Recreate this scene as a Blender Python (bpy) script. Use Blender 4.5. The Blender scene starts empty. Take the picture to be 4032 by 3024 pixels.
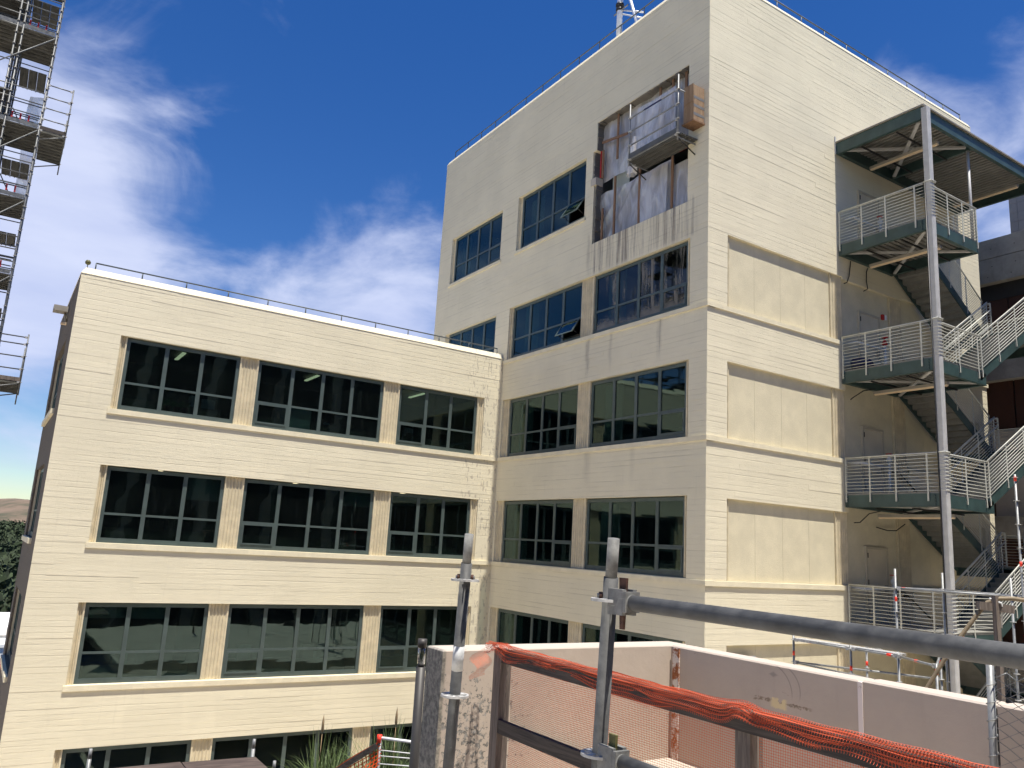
import bpy, math, random
from mathutils import Vector, Matrix
R = random.Random(7)
sc = bpy.context.scene
C = sc.collection

# ------------------------------------------------------------------ camera
CAM = Vector((-16.6974, -15.7618, 0.7453)); YAW, PITCH, ROLL, FPX = 1.0010, 0.2007, 0.0583, 3141.0
fw = Vector((math.cos(PITCH)*math.cos(YAW), math.cos(PITCH)*math.sin(YAW), math.sin(PITCH)))
rt = Vector((math.sin(YAW), -math.cos(YAW), 0)); up = rt.cross(fw)
cr, sr = math.cos(ROLL), math.sin(ROLL)
r2 = rt*cr + up*sr; u2 = up*cr - rt*sr
cam_d = bpy.data.cameras.new('camera'); cam = bpy.data.objects.new('camera', cam_d); C.objects.link(cam)
cam_d.sensor_width = 36; cam_d.sensor_fit = 'HORIZONTAL'; cam_d.lens = FPX/4032*36
cam_d.clip_start = 0.05; cam_d.clip_end = 20000
m = Matrix((r2, u2, -fw)).transposed().to_4x4(); m.translation = CAM
cam.matrix_world = m
sc.camera = cam

# ------------------------------------------------------------------ light
S = Vector((0.035, -1.0, 3.5)).normalized()
sun_d = bpy.data.lights.new('sun', 'SUN'); sun_d.energy = 5.0; sun_d.angle = math.radians(0.53); sun_d.color = (1.0, 0.95, 0.86)
sun = bpy.data.objects.new('sun', sun_d); C.objects.link(sun); sun.rotation_euler = S.to_track_quat('Z', 'Y').to_euler()
sun.location = (0, -40, 60)
W = bpy.data.worlds.new('World'); sc.world = W; W.use_nodes = True
wn, wl = W.node_tree.nodes, W.node_tree.links
for n in list(wn): wn.remove(n)
def N(nodes, t, **kw):
    n = nodes.new(t)
    for k, v in kw.items():
        if k.startswith('i_'):
            n.inputs[k[2:].replace('_', ' ')].default_value = v
        else:
            setattr(n, k, v)
    return n
sky = N(wn, 'ShaderNodeTexSky', sky_type='NISHITA', sun_disc=False, sun_elevation=math.asin(S.z), sun_rotation=math.atan2(S.x, S.y),
        altitude=100, air_density=1.0, dust_density=0.0, ozone_density=4.0)
bg = N(wn, 'ShaderNodeBackground'); bg.inputs['Strength'].default_value = 0.108
wo = N(wn, 'ShaderNodeOutputWorld'); wl.new(bg.outputs[0], wo.inputs[0])
tc = N(wn, 'ShaderNodeTexCoord')
def wmath(op, a, b=None, c=None):
    n = wn.new('ShaderNodeMath'); n.operation = op
    for i, v in enumerate((a, b, c)):
        if v is None: continue
        if isinstance(v, (int, float)): n.inputs[i].default_value = v
        else: wl.new(v, n.inputs[i])
    return n.outputs[0]
def blob(d, r, gain):
    """a soft round patch of cloud cover in one direction of the sky"""
    vm = wn.new('ShaderNodeVectorMath'); vm.operation = 'DISTANCE'
    wl.new(tc.outputs['Generated'], vm.inputs[0]); vm.inputs[1].default_value = d
    mr = wn.new('ShaderNodeMapRange'); mr.interpolation_type = 'SMOOTHSTEP'
    wl.new(vm.outputs['Value'], mr.inputs[0]); mr.inputs[1].default_value = r; mr.inputs[2].default_value = 0
    mr.inputs[3].default_value = 0; mr.inputs[4].default_value = gain
    return mr.outputs[0]
mp = N(wn, 'ShaderNodeMapping'); mp.inputs['Scale'].default_value = (2.6, 2.6, 4.2); mp.inputs['Rotation'].default_value = (0.3, 0.5, 0.2)
wl.new(tc.outputs['Generated'], mp.inputs[0])
nz = N(wn, 'ShaderNodeTexNoise'); wl.new(mp.outputs[0], nz.inputs['Vector'])
nz.inputs['Scale'].default_value = 2.2; nz.inputs['Detail'].default_value = 9; nz.inputs['Roughness'].default_value = 0.56; nz.inputs['Distortion'].default_value = 0.5
mp2 = N(wn, 'ShaderNodeMapping'); mp2.inputs['Scale'].default_value = (1.2, 2.0, 5.0); mp2.inputs['Location'].default_value = (4.1, 1.3, 2.2)
wl.new(tc.outputs['Generated'], mp2.inputs[0])
nz2 = N(wn, 'ShaderNodeTexNoise'); wl.new(mp2.outputs[0], nz2.inputs['Vector'])
nz2.inputs['Scale'].default_value = 3.0; nz2.inputs['Detail'].default_value = 6; nz2.inputs['Roughness'].default_value = 0.6
cov = None
for d, r, g in [((0.0, .92, .39), .24, .40), ((-.03, .95, .30), .22, .36), ((0.06, .952, .30), .20, .26), ((-.02, .985, .17), .22, .30),
                ((.22, .93, .27), .16, .20), ((.36, .89, .275), .20, .50), ((.05, .998, .04), .12, .16), ((-.25, .92, .3), .35, .35),
                ((.83, .36, .44), .14, .26), ((.75, .43, .495), .10, .20), ((.80, .33, .51), .09, .18), ((.84, .40, .36), .13, .26),
                ((.55, .82, .12), .35, .2), ((-.7, .6, .3), .5, .35), ((.2, -.9, .3), .5, .30), ((.8, -.5, .35), .5, .3), ((-.9, -.3, .3), .5, .3)]:
    o = blob(d, r, g); cov = o if cov is None else wmath('ADD', cov, o)
dens = wmath('ADD', wmath('MULTIPLY', nz.outputs[0], 1.10), wmath('ADD', wmath('MULTIPLY', nz2.outputs[0], 0.30), -0.12))
dens = wmath('ADD', dens, cov)
cl = N(wn, 'ShaderNodeMapRange', interpolation_type='SMOOTHSTEP'); wl.new(dens, cl.inputs[0])
cl.inputs[1].default_value = 0.68; cl.inputs[2].default_value = 1.22; cl.inputs[3].default_value = 0; cl.inputs[4].default_value = 0.92
mx = N(wn, 'ShaderNodeMix', data_type='RGBA'); wl.new(cl.outputs[0], mx.inputs[0])
hs = N(wn, 'ShaderNodeHueSaturation'); hs.inputs['Saturation'].default_value = 1.31; hs.inputs['Hue'].default_value = 0.513; hs.inputs['Value'].default_value = 0.72
wl.new(sky.outputs[0], hs.inputs['Color']); wl.new(hs.outputs[0], mx.inputs[6])
shade = N(wn, 'ShaderNodeMix', data_type='RGBA'); wl.new(nz2.outputs[0], shade.inputs[0])
shade.inputs[6].default_value = (2.6, 3.1, 5.0, 1); shade.inputs[7].default_value = (5.0, 5.3, 6.4, 1)
wl.new(shade.outputs[2], mx.inputs[7]); wl.new(mx.outputs[2], bg.inputs[0])
sc.view_settings.view_transform = 'Standard'; sc.view_settings.look = 'None'; sc.view_settings.exposure = 0.68; sc.view_settings.gamma = 1.0
sc.view_settings.use_curve_mapping = False
sc.cycles.max_bounces = 6; sc.cycles.diffuse_bounces = 5; sc.cycles.glossy_bounces = 3; sc.cycles.transparent_max_bounces = 14
sc.cycles.use_denoising = True; sc.cycles.use_adaptive_sampling = True; sc.cycles.adaptive_threshold = 0.025

# ------------------------------------------------------------------ materials
MATS = {}
class NT:
    def __init__(s, name):
        s.m = bpy.data.materials.new(name); s.m.use_nodes = True
        s.n, s.l = s.m.node_tree.nodes, s.m.node_tree.links
        for x in list(s.n): s.n.remove(x)
        s.out = s.n.new('ShaderNodeOutputMaterial'); s.b = s.n.new('ShaderNodeBsdfPrincipled'); s.l.new(s.b.outputs[0], s.out.inputs[0])
        s.geo = s.n.new('ShaderNodeNewGeometry'); s.pos = s.geo.outputs['Position']
        MATS[name] = s.m
    def mapping(s, scale=(1,1,1), loc=(0,0,0), rot=(0,0,0), src=None):
        k = s.n.new('ShaderNodeMapping'); k.inputs['Scale'].default_value = scale; k.inputs['Location'].default_value = loc; k.inputs['Rotation'].default_value = rot
        s.l.new(src or s.pos, k.inputs[0]); return k.outputs[0]
    def noise(s, scale, detail=4, rough=.55, vec=None, dist=0):
        k = s.n.new('ShaderNodeTexNoise'); k.inputs['Scale'].default_value = scale; k.inputs['Detail'].default_value = detail
        k.inputs['Roughness'].default_value = rough; k.inputs['Distortion'].default_value = dist
        s.l.new(vec or s.pos, k.inputs['Vector']); return k.outputs[0]
    def math(s, op, a, b=None, c=None, clamp=False):
        k = s.n.new('ShaderNodeMath'); k.operation = op; k.use_clamp = clamp
        for i, v in enumerate((a, b, c)):
            if v is None: continue
            if isinstance(v, (int, float)): k.inputs[i].default_value = v
            else: s.l.new(v, k.inputs[i])
        return k.outputs[0]
    def rng(s, v, a, b, c=0, d=1, smooth=True):
        k = s.n.new('ShaderNodeMapRange'); k.interpolation_type = 'SMOOTHSTEP' if smooth else 'LINEAR'
        s.l.new(v, k.inputs[0])
        for i, x in enumerate((a, b, c, d)): k.inputs[i+1].default_value = x
        return k.outputs[0]
    def mix(s, f, a, b):
        k = s.n.new('ShaderNodeMix'); k.data_type = 'RGBA'
        for i, v in ((0, f), (6, a), (7, b)):
            if isinstance(v, (int, float)): k.inputs[i].default_value = v
            elif isinstance(v, tuple): k.inputs[i].default_value = v if len(v) == 4 else v + (1,)
            else: s.l.new(v, k.inputs[i])
        return k.outputs[2]
    def sep(s, src=None):
        k = s.n.new('ShaderNodeSeparateXYZ'); s.l.new(src or s.pos, k.inputs[0]); return k.outputs
    def bump(s, h, strength=.3, dist=.01):
        k = s.n.new('ShaderNodeBump'); k.inputs['Strength'].default_value = strength; k.inputs['Distance'].default_value = dist
        s.l.new(h, k.inputs['Height']); s.l.new(k.outputs[0], s.b.inputs['Normal']); return k
    def col(s, v):
        if isinstance(v, tuple): s.b.inputs['Base Color'].default_value = v if len(v) == 4 else v + (1,)
        else: s.l.new(v, s.b.inputs['Base Color'])
    def set(s, **kw):
        for k, v in kw.items():
            i = s.b.inputs[k.replace('_', ' ')]
            if isinstance(v, (int, float)): i.default_value = v
            else: s.l.new(v, i)
        return s.m
def simple(name, c, rough=.6, metal=0, var=.12, scale=6, bump=0.0):
    t = NT(name); n = t.noise(scale, 5, .6)
    t.col(t.mix(t.rng(n, .3, .7), tuple(x*(1-var) for x in c), tuple(min(1, x*(1+var)) for x in c)))
    if bump: t.bump(t.noise(scale*6, 4), bump, .01)
    return t.set(Roughness=rough, Metallic=metal)

CREAM = (.735, .668, .495)
def cream(name, stains=False, base=CREAM, blot=True):
    t = NT(name); p = t.sep()
    n1 = t.noise(.5, 3, .6)
    c = t.mix(t.rng(n1, .3, .7), tuple(x*.95 for x in base), tuple(min(1, x*1.03) for x in base))
    # grain of the form boards: long thin noise along the wall
    g = t.noise(1, 5, .68, t.mapping((.9, .9, 10)), 2.2)
    c = t.mix(t.rng(g, .60, .80, 0, .13), c, tuple(x*.74 for x in base))
    # fine rain-streaked dirt
    d = t.noise(1, 4, .6, t.mapping((9, 9, .55)))
    c = t.mix(t.rng(d, .58, .82, 0, .22), c, tuple(x*y for x, y in zip(base, (.62, .60, .60))))
    # broken dirt lines in the board joints
    jz = t.math('FRACT', t.math('DIVIDE', t.math('ADD', t.math('ADD', p[2], 9.5), t.math('MULTIPLY', t.math('SUBTRACT', n1, .5), .02)), .158))
    jl = t.rng(t.math('ABSOLUTE', t.math('SUBTRACT', jz, .5)), .34, .50)
    jm = t.rng(t.noise(1, 4, .7, t.mapping((.33, .33, 6.3), (7, 3, 0))), .44, .64)
    jf = t.math('MULTIPLY', jl, jm)
    c = t.mix(t.math('MULTIPLY', jf, .34 if stains else .17), c, tuple(x*y for x, y in zip(base, (.45, .42, .42))))
    if not stains:
        # soot ticks where rain drips at the inner corner
        ck = t.math('MULTIPLY', t.math('MULTIPLY', t.rng(p[0], -1.9, -1.2), t.rng(p[0], .05, -.05)), t.rng(p[1], 10.8, 10.95))
        tk = t.rng(t.noise(1, 3, .6, t.mapping((13, 13, 4.2))), .56, .64)
        c = t.mix(t.math('MULTIPLY', t.math('MULTIPLY', ck, tk), .5), c, (.24, .20, .17))
        # smoothed repair patches
        e = t.math('MULTIPLY', t.noise(2.2, 2), .35)
        for (x0, x1, z0, z1) in ((-12.3, -10.7, -5.25, -4.45), (-9.7, -6.6, -5.3, -4.35), (-3.6, -1.2, -1.25, -.2)):
            xx, zz = t.math('ADD', p[0], e), t.math('ADD', p[2], t.math('MULTIPLY', e, .5))
            pm = t.math('MULTIPLY', t.math('MULTIPLY', t.rng(xx, x0+.1, x0+.25), t.rng(xx, x1+.25, x1+.1)), t.math('MULTIPLY', t.rng(zz, z0, z0+.12), t.rng(zz, z1+.12, z1)))
            c = t.mix(t.math('MULTIPLY', t.math('MULTIPLY', pm, t.rng(p[1], 10.8, 10.95)), .5), c, tuple(x*.93 for x in base))
    if stains:
        brown = (.15, .12, .11)
        def win(v, a, b, s=.25):
            return t.math('MULTIPLY', t.rng(v, a-s, a+s), t.rng(v, b+s, b-s))
        st = t.rng(t.noise(1, 6, .68, t.mapping((5.2, 5.2, .16))), .46, .66)
        fine = t.rng(t.noise(1, 6, .7, t.mapping((17, 17, .30), (3, 1, 2))), .50, .70)
        m1 = t.math('MULTIPLY', win(p[1], .6, 5.6), win(p[2], 10.35, 11.6, .12))
        a = t.math('MULTIPLY', t.math('MAXIMUM', fine, st), m1)
        c = t.mix(t.math('MULTIPLY', a, .9), c, brown)
        wob = t.math('ADD', p[1], t.math('MULTIPLY', t.noise(1.3, 2), .25))
        for (yc, w, z0, z1, k) in ((5.55, .16, 6.4, 8.0, .85), (4.35, .12, 6.4, 8.0, .45), (2.0, .16, 6.4, 8.0, .5), (5.35, .25, 2.6, 4.05, .35), (3.1, .2, 2.6, 4.05, .25), (5.75, .13, 10.3, 11.9, .6), (2.2, .2, 10.3, 11.9, .35), (3.8,.3,10.3,11.9,.3)):
            dd = t.math('ABSOLUTE', t.math('SUBTRACT', wob, yc + .125))
            r = t.math('MULTIPLY', t.rng(dd, w, 0), t.math('MULTIPLY', t.rng(p[2], z0, z0+.9), t.rng(p[2], z1+.1, z1-.1)))
            r = t.math('MULTIPLY', r, t.math('ADD', .35, t.math('MULTIPLY', fine, .65)))
            c = t.mix(t.math('MULTIPLY', r, min(1, k*1.25)), c, brown)
    t.col(c)
    h = t.math('ADD', t.math('ADD', g, t.math('MULTIPLY', t.noise(8, 4, .65), .55)), t.math('MULTIPLY', jf, -.5))
    t.bump(h, .27, .022)
    return t.set(Roughness=.82)
cream('cream_board_paint'); cream('shade_darkened_board_paint', False, (.12, .097, .073)); cream('cream_board_paint_stained', True)  # the brown one has the side wall's deep shade put into its colour
def stucco():
    t = NT('cream_stucco'); b = (.67, .60, .425)
    c = t.mix(t.rng(t.noise(1.6, 5, .6), .35, .7), tuple(x*.93 for x in b), tuple(x*1.04 for x in b))
    c = t.mix(t.rng(t.noise(28, 3, .6), .5, .75, 0, .30), c, tuple(x*.72 for x in b))
    t.col(c); t.bump(t.noise(34, 4, .7), .6, .012); t.set(Roughness=.9)
stucco()
def pil():
    t = NT('tan_pilaster_paint'); b = (.63, .545, .375)
    c = t.mix(t.rng(t.noise(3, 5, .6), .35, .7), tuple(x*.86 for x in b), tuple(x*1.06 for x in b))
    p = t.sep()
    d = t.rng(t.noise(1, 6, .7, t.mapping((14, 14, 1.1))), .58, .78, 0, .3)
    c = t.mix(d, c, (.38, .31, .22)); t.col(c); t.bump(t.noise(40, 4, .6), .4, .008); t.set(Roughness=.85)
pil()
def sillm():
    t = NT('cream_sill_paint'); b = (.74, .665, .48)
    c = t.mix(t.rng(t.noise(2.5, 5), .35, .7), tuple(x*.93 for x in b), tuple(min(1, x*1.04) for x in b))
    d = t.rng(t.noise(1, 6, .7, t.mapping((10, 10, .8))), .58, .80, 0, .45)
    c = t.mix(d, c, (.33, .28, .22)); t.col(c); t.bump(t.noise(20, 4), .3, .01); t.set(Roughness=.8)
sillm()
simple('window_frame_paint', (.068, .092, .086), .42, 0, .12, 3)
def schlick(t, f0):
    d = t.n.new('ShaderNodeVectorMath'); d.operation = 'DOT_PRODUCT'; t.l.new(t.geo.outputs['Incoming'], d.inputs[0]); t.l.new(t.geo.outputs['Normal'], d.inputs[1])
    return t.math('MULTIPLY_ADD', t.math('POWER', t.math('SUBTRACT', 1, t.math('ABSOLUTE', d.outputs['Value']), None, True), 5), 1-f0, f0)
def glass():
    t = NT('tinted_glass'); t.n.remove(t.b)
    tr = t.n.new('ShaderNodeBsdfTransparent'); tr.inputs[0].default_value = (.36, .46, .45, 1)
    gl = t.n.new('ShaderNodeBsdfGlossy'); gl.inputs['Roughness'].default_value = .012; gl.inputs['Color'].default_value = (.68, .92, .88, 1)
    fr = schlick(t, .068)
    bp = t.n.new('ShaderNodeBump'); bp.inputs['Strength'].default_value = .10; bp.inputs['Distance'].default_value = .02
    t.l.new(t.noise(1.1, 2, .5), bp.inputs['Height']); t.l.new(bp.outputs[0], gl.inputs['Normal']); 
    mxs = t.n.new('ShaderNodeMixShader'); t.l.new(fr, mxs.inputs[0]); t.l.new(tr.outputs[0], mxs.inputs[1]); t.l.new(gl.outputs[0], mxs.inputs[2])
    # dust film, thicker near the lower edge of some panes and water marks
    df = t.n.new('ShaderNodeBsdfDiffuse'); df.inputs[0].default_value = (.30, .38, .37, 1)
    mx2 = t.n.new('ShaderNodeMixShader')
    dn = t.rng(t.noise(1, 6, .7, t.mapping((7, 7, .8))), .50, .85, .004, .035)
    t.l.new(dn, mx2.inputs[0]); t.l.new(mxs.outputs[0], mx2.inputs[1]); t.l.new(df.outputs[0], mx2.inputs[2]); t.l.new(mx2.outputs[0], t.out.inputs[0])
glass()
def dirty_glass():
    t = NT('dust_streaked_glass'); t.n.remove(t.b)
    tr = t.n.new('ShaderNodeBsdfTransparent'); tr.inputs[0].default_value = (.40, .50, .49, 1)
    gl = t.n.new('ShaderNodeBsdfGlossy'); gl.inputs['Roughness'].default_value = .02
    fr = schlick(t, .068)
    mxs = t.n.new('ShaderNodeMixShader'); t.l.new(fr, mxs.inputs[0]); t.l.new(tr.outputs[0], mxs.inputs[1]); t.l.new(gl.outputs[0], mxs.inputs[2])
    df = t.n.new('ShaderNodeBsdfDiffuse'); df.inputs[0].default_value = (.27, .25, .22, 1); p = t.sep()
    a = t.rng(t.noise(1, 6, .72, t.mapping((3.6, 3.6, .28), (1.2, 0, 0)), .2), .50, .60, 0, .65)
    fade = t.rng(t.noise(1, 4, .6, t.mapping((1.2, 1.2, .5), (5, 2, 1))), .38, .60)
    low = t.rng(t.math('ADD', p[2], t.math('MULTIPLY', t.noise(1.1, 3), -.7)), 8.35, 7.75, 0, .85)
    f = t.math('MAXIMUM', t.math('MULTIPLY', a, fade), low)
    mx2 = t.n.new('ShaderNodeMixShader'); t.l.new(f, mx2.inputs[0]); t.l.new(mxs.outputs[0], mx2.inputs[1]); t.l.new(df.outputs[0], mx2.inputs[2]); t.l.new(mx2.outputs[0], t.out.inputs[0])
dirty_glass()
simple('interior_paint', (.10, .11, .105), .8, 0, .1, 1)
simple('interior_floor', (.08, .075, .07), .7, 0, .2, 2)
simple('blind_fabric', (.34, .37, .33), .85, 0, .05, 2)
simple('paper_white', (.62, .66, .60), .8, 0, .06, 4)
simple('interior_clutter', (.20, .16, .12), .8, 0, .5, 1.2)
simple('leaf_pot_green', (.05, .12, .03), .6, 0, .3, 8)
def emis(name, c, s):
    t = NT(name); t.b.inputs['Emission Color'].default_value = c + (1,); t.b.inputs['Emission Strength'].default_value = s; t.col(c)
emis('lit_tube', (1, .86, .55), 1.1)
simple('stair_green_paint', (.036, .068, .064), .45, 0, .18, 2.5, .05)
simple('rail_paint', (.50, .50, .44), .5, 0, .08, 5)
def galv(name, c, rough=.45, metal=.55, spot=.35, sc_=9, worn=False):
    t = NT(name); n = t.noise(sc_, 6, .65); n2 = t.noise(60, 3, .6)
    cc = t.mix(t.rng(n, .3, .72), tuple(x*(1-spot) for x in c), tuple(min(1, x*(1+spot*.6)) for x in c))
    cc = t.mix(t.rng(n2, .55, .75, 0, .3), cc, tuple(x*.6 for x in c))
    if worn:
        scr = t.rng(t.noise(1, 5, .7, t.mapping((160, 9, 160))), .60, .72, 0, .5); cc = t.mix(scr, cc, tuple(min(1, x*2.0) for x in c))
        spl = t.rng(t.noise(32, 5, .7), .70, .74); cc = t.mix(spl, cc, (.36, .35, .33))
        rs = t.rng(t.noise(13, 5, .7), .69, .76, 0, .7); cc = t.mix(rs, cc, (.10, .055, .03))
    t.col(cc)
    t.bump(t.noise(45, 3), .2 if worn else .12, .004)
    return t.set(Roughness=t.rng(n, .3, .7, rough-.1, rough+.15), Metallic=metal)
galv('galvanised_column', (.48, .475, .46), .5, .05, .12, 4)
galv('galvanised_tube_dark', (.085, .086, .085), .66, .05, .42, 16, True)
galv('galvanised_tube', (.25, .255, .25), .45, .3, .25, 10)
galv('steel_deck', (.25, .245, .225), .55, .3, .2, 3)
galv('steel_plank', (.12, .12, .11), .6, .2, .3, 3)
galv('worn_zinc', (.20, .20, .19), .68, .05, .4, 18, True); galv('rosette_zinc', (.46, .455, .44), .5, .15, .35, 22)
simple('grey_white_band', (.44, .45, .45), .75, 0, .22, 20)
simple('rusty_bolt', (.075, .035, .024), .75, .2, .4, 60)
simple('wedge_paint', (.10, .095, .03), .6, .1, .45, 30)
simple('roof_rail_paint', (.075, .09, .10), .5, .2, .15, 3)
simple('black_conduit', (.012, .012, .012), .5, 0, .2, 5)
simple('strip_light_lens', (.72, .55, .36), .5, 0, .06, 3)
simple('fixture_metal', (.28, .255, .215), .5, .1, .1, 3)
simple('door_paint', (.62, .55, .40), .55, 0, .05, 1.5)
simple('door_frame_paint', (.50, .44, .32), .55, 0, .06, 2)
simple('hinge_dark', (.03, .028, .025), .5, .5, .1, 9)
simple('red_paint', (.48, .02, .015), .45, 0, .15, 8)
simple('band_red', (.80, .045, .02), .5, 0, .1, 8)
simple('pipe_white', (.66, .66, .62), .5, 0, .06, 5)
simple('white_paint', (.78, .78, .76), .5, 0, .05, 5)
simple('blue_tarp', (.008, .014, .07), .5, 0, .3, 7)
simple('mast_aluminium', (.78, .79, .80), .35, .35, .06, 6)
def conc(name, c, var=.2, holes=False):
    t = NT(name); n = t.noise(.8, 6, .62); n2 = t.noise(9, 6, .65)
    cc = t.mix(t.rng(n, .3, .7), tuple(x*(1-var) for x in c), tuple(x*(1+var) for x in c))
    cc = t.mix(t.rng(n2, .5, .75, 0, .35), cc, tuple(x*.7 for x in c))
    d = t.rng(t.noise(1, 6, .65, t.mapping((3, 3, .35))), .55, .8, 0, .4)
    cc = t.mix(d, cc, tuple(x*.5 for x in c)); t.col(cc); t.bump(t.noise(25, 5), .3, .01); return t.set(Roughness=.88)
conc('grey_concrete', (.31, .29, .25), .25); conc('pale_concrete', (.50, .45, .375), .12); conc('raw_concrete_edge', (.15, .14, .125), .3)
conc('court_paving', (.50, .44, .355), .12); conc('taupe_tile', (.40, .345, .30), .06)
simple('brown_panel', (.060, .022, .014), .45, 0, .2, .7)
simple('dark_brick', (.045, .042, .040), .8, 0, .3, 1.5); simple('dark_metal', (.025, .023, .022), .5, .2, .2, 2)
simple('louver_metal', (.33, .33, .32), .5, .3, .15, 4)
def parapet():
    t = NT('taupe_wall_paint'); b = (.425, .355, .288); p = t.sep()
    c = t.mix(t.rng(t.noise(1.4, 5, .6), .3, .7), tuple(x*.94 for x in b), tuple(x*1.05 for x in b))
    # scuffs
    sc1 = t.rng(t.noise(1, 5, .7, t.mapping((.7, 4.0, 9), (0, 3, 1), (.35, 0, 0)), 1.5), .66, .74, 0, .55)
    c = t.mix(sc1, c, (.20, .165, .14))
    # paint flaked off to grey concrete low down near the free end
    low = t.math('MULTIPLY', t.rng(p[0], -12.75, -13.6), t.math('MULTIPLY', t.rng(p[2], .02, -.45), t.rng(p[1], -10.9, -10.75)))
    fl = t.math('ADD', t.noise(26, 6, .72), t.math('MULTIPLY', low, .135))
    flake = t.math('MULTIPLY', t.rng(fl, .645, .665), t.rng(low, .02, .3))
    grey = t.mix(t.rng(t.noise(40, 4), .4, .65), (.13, .125, .11), (.30, .28, .25))
    c = t.mix(flake, c, grey)
    # single chips showing cream undercoat
    ch = t.rng(t.noise(7.5, 5, .65), .735, .745); c = t.mix(ch, c, (.52, .42, .26))
    # scraped line of missing paint, scuff arcs and a grey smudge on the long face
    face = t.rng(p[0], -11.7, -11.65)
    wz = t.math('ADD', p[2], t.math('MULTIPLY', t.noise(9, 4, .7), .06))
    ln = t.math('MULTIPLY', t.math('MULTIPLY', t.rng(p[1], -11.98, -11.93), t.rng(p[1], -11.42, -11.47)), t.rng(t.math('ABSOLUTE', t.math('ADD', wz, .235)), .014, .008))
    c = t.mix(t.math('MULTIPLY', t.math('MULTIPLY', ln, face), t.rng(t.noise(30, 3), .4, .55)), c, (.22, .17, .12))
    pt = t.math('MULTIPLY', t.math('MULTIPLY', t.rng(t.math('ABSOLUTE', t.math('ADD', p[1], 11.68)), .085, .05), t.rng(t.math('ABSOLUTE', t.math('ADD', wz, .243)), .040, .028)), face)
    c = t.mix(t.math('MULTIPLY', pt, t.rng(t.noise(16, 4, .7), .38, .46)), c, (.62, .50, .28))
    for yc, rad, zc in ((-11.60, .20, -.20), (-11.70, .17, -.17)):
        dy = t.math('ADD', p[1], -yc); dz_ = t.math('ADD', p[2], -zc)
        rr_ = t.math('SQRT', t.math('ADD', t.math('MULTIPLY', dy, dy), t.math('MULTIPLY', dz_, dz_)))
        arc = t.math('MULTIPLY', t.math('MULTIPLY', t.rng(t.math('ABSOLUTE', t.math('SUBTRACT', rr_, rad)), .007, .001), t.rng(p[2], -.24, -.16)), t.rng(p[1], yc-.02, yc-.10))
        c = t.mix(t.math('MULTIPLY', t.math('MULTIPLY', arc, face), .55), c, (.16, .14, .125))
    sm = t.math('MULTIPLY', t.rng(t.math('ADD', t.math('ABSOLUTE', t.math('ADD', p[1], 11.635)), t.math('MULTIPLY', t.math('ABSOLUTE', t.math('ADD', p[2], .075)), 2)), .055, .02), face)
    c = t.mix(t.math('MULTIPLY', sm, .6), c, (.20, .18, .16))
    runs = t.rng(t.noise(1, 5, .65, t.mapping((7, 7, .7), (2, 5, 1))), .56, .78, 0, .32); c = t.mix(runs, c, (.29, .235, .19))
    # unpainted, saw-cut end of the wall
    end = t.rng(p[0], -13.785, -13.80, 0, 1, False)
    rawn = t.mix(t.rng(t.noise(22, 6, .7), .38, .62), (.13, .12, .10), (.30, .27, .22))
    c = t.mix(end, c, rawn)
    top = t.rng(p[2], -.012, -.004, 0, .35, False); c = t.mix(top, c, (.62, .55, .48))
    t.col(c)
    t.bump(t.math('ADD', t.noise(18, 5, .6), t.math('MULTIPLY', flake, -.6)), .25, .012); t.set(Roughness=.78)
parapet()
def rusty_strip():
    t = NT('rusty_white_strip')
    r = t.rng(t.noise(14, 6, .7), .44, .56); r2 = t.noise(60, 4)
    c = t.mix(r, (.62, .56, .50), t.mix(r2, (.13, .035, .012), (.40, .14, .04))); t.col(c); t.bump(t.noise(70, 4), .5, .006); t.set(Roughness=.8)
rusty_strip()
def strip2():
    t = NT('white_strip_rust_spots'); p = t.sep()
    r = t.rng(t.math('ADD', t.noise(22, 5, .7), t.math('MULTIPLY', t.rng(p[2], -.30, -.5), .14)), .60, .66)
    t.col(t.mix(r, (.68, .60, .55), (.30, .11, .035))); t.set(Roughness=.8)
strip2()
def wood(name, a, b, axis_scale, knots=True):
    t = NT(name); g = t.noise(1, 6, .65, t.mapping(axis_scale), .8)
    c = t.mix(t.rng(g, .3, .7), a, b)
    k = t.rng(t.noise(5, 2, .5), .70, .76, 0, .8); c = t.mix(k, c, tuple(x*.3 for x in a))
    t.col(c); t.bump(g, .4, .006); t.set(Roughness=.85)
wood('weathered_post', (.075, .058, .048), (.19, .155, .13), (30, 30, 2.5))
wood('dark_timber', (.028, .022, .019), (.075, .060, .050), (30, 2.0, 40))
wood('new_stud', (.16, .085, .045), (.27, .155, .085), (20, 20, 1.5))
wood('plywood', (.23, .145, .08), (.34, .225, .13), (6, 6, 1.2))
wood('old_plywood', (.040, .026, .021), (.105, .075, .062), (1.8, 14, 4))
wood('stake_wood', (.12, .095, .075), (.23, .185, .15), (40, 40, 3))
simple('grey_tape', (.17, .165, .16), .6, 0, .08, 6)
def net(name, c, sx, sz, thick):
    t = NT(name); uv = t.n.new('ShaderNodeUVMap'); k = t.sep(uv.outputs[0])
    def bars(v, s, th):
        f = t.math('FRACT', t.math('MULTIPLY', v, s)); return t.math('LESS_THAN', f, th)
    a = t.math('MAXIMUM', bars(k[0], sx, thick), bars(k[1], sz, thick))
    tr = t.n.new('ShaderNodeBsdfTransparent'); ms = t.n.new('ShaderNodeMixShader')
    t.l.new(a, ms.inputs[0]); t.l.new(tr.outputs[0], ms.inputs[1]); t.l.new(t.b.outputs[0], ms.inputs[2]); t.l.new(ms.outputs[0], t.out.inputs[0])
    n = t.noise(6, 3); t.col(t.mix(n, tuple(x*.85 for x in c), c)); t.set(Roughness=.8); t.b.inputs['Specular IOR Level'].default_value = .1
    t.b.inputs['Subsurface Weight'].default_value = 0
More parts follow.
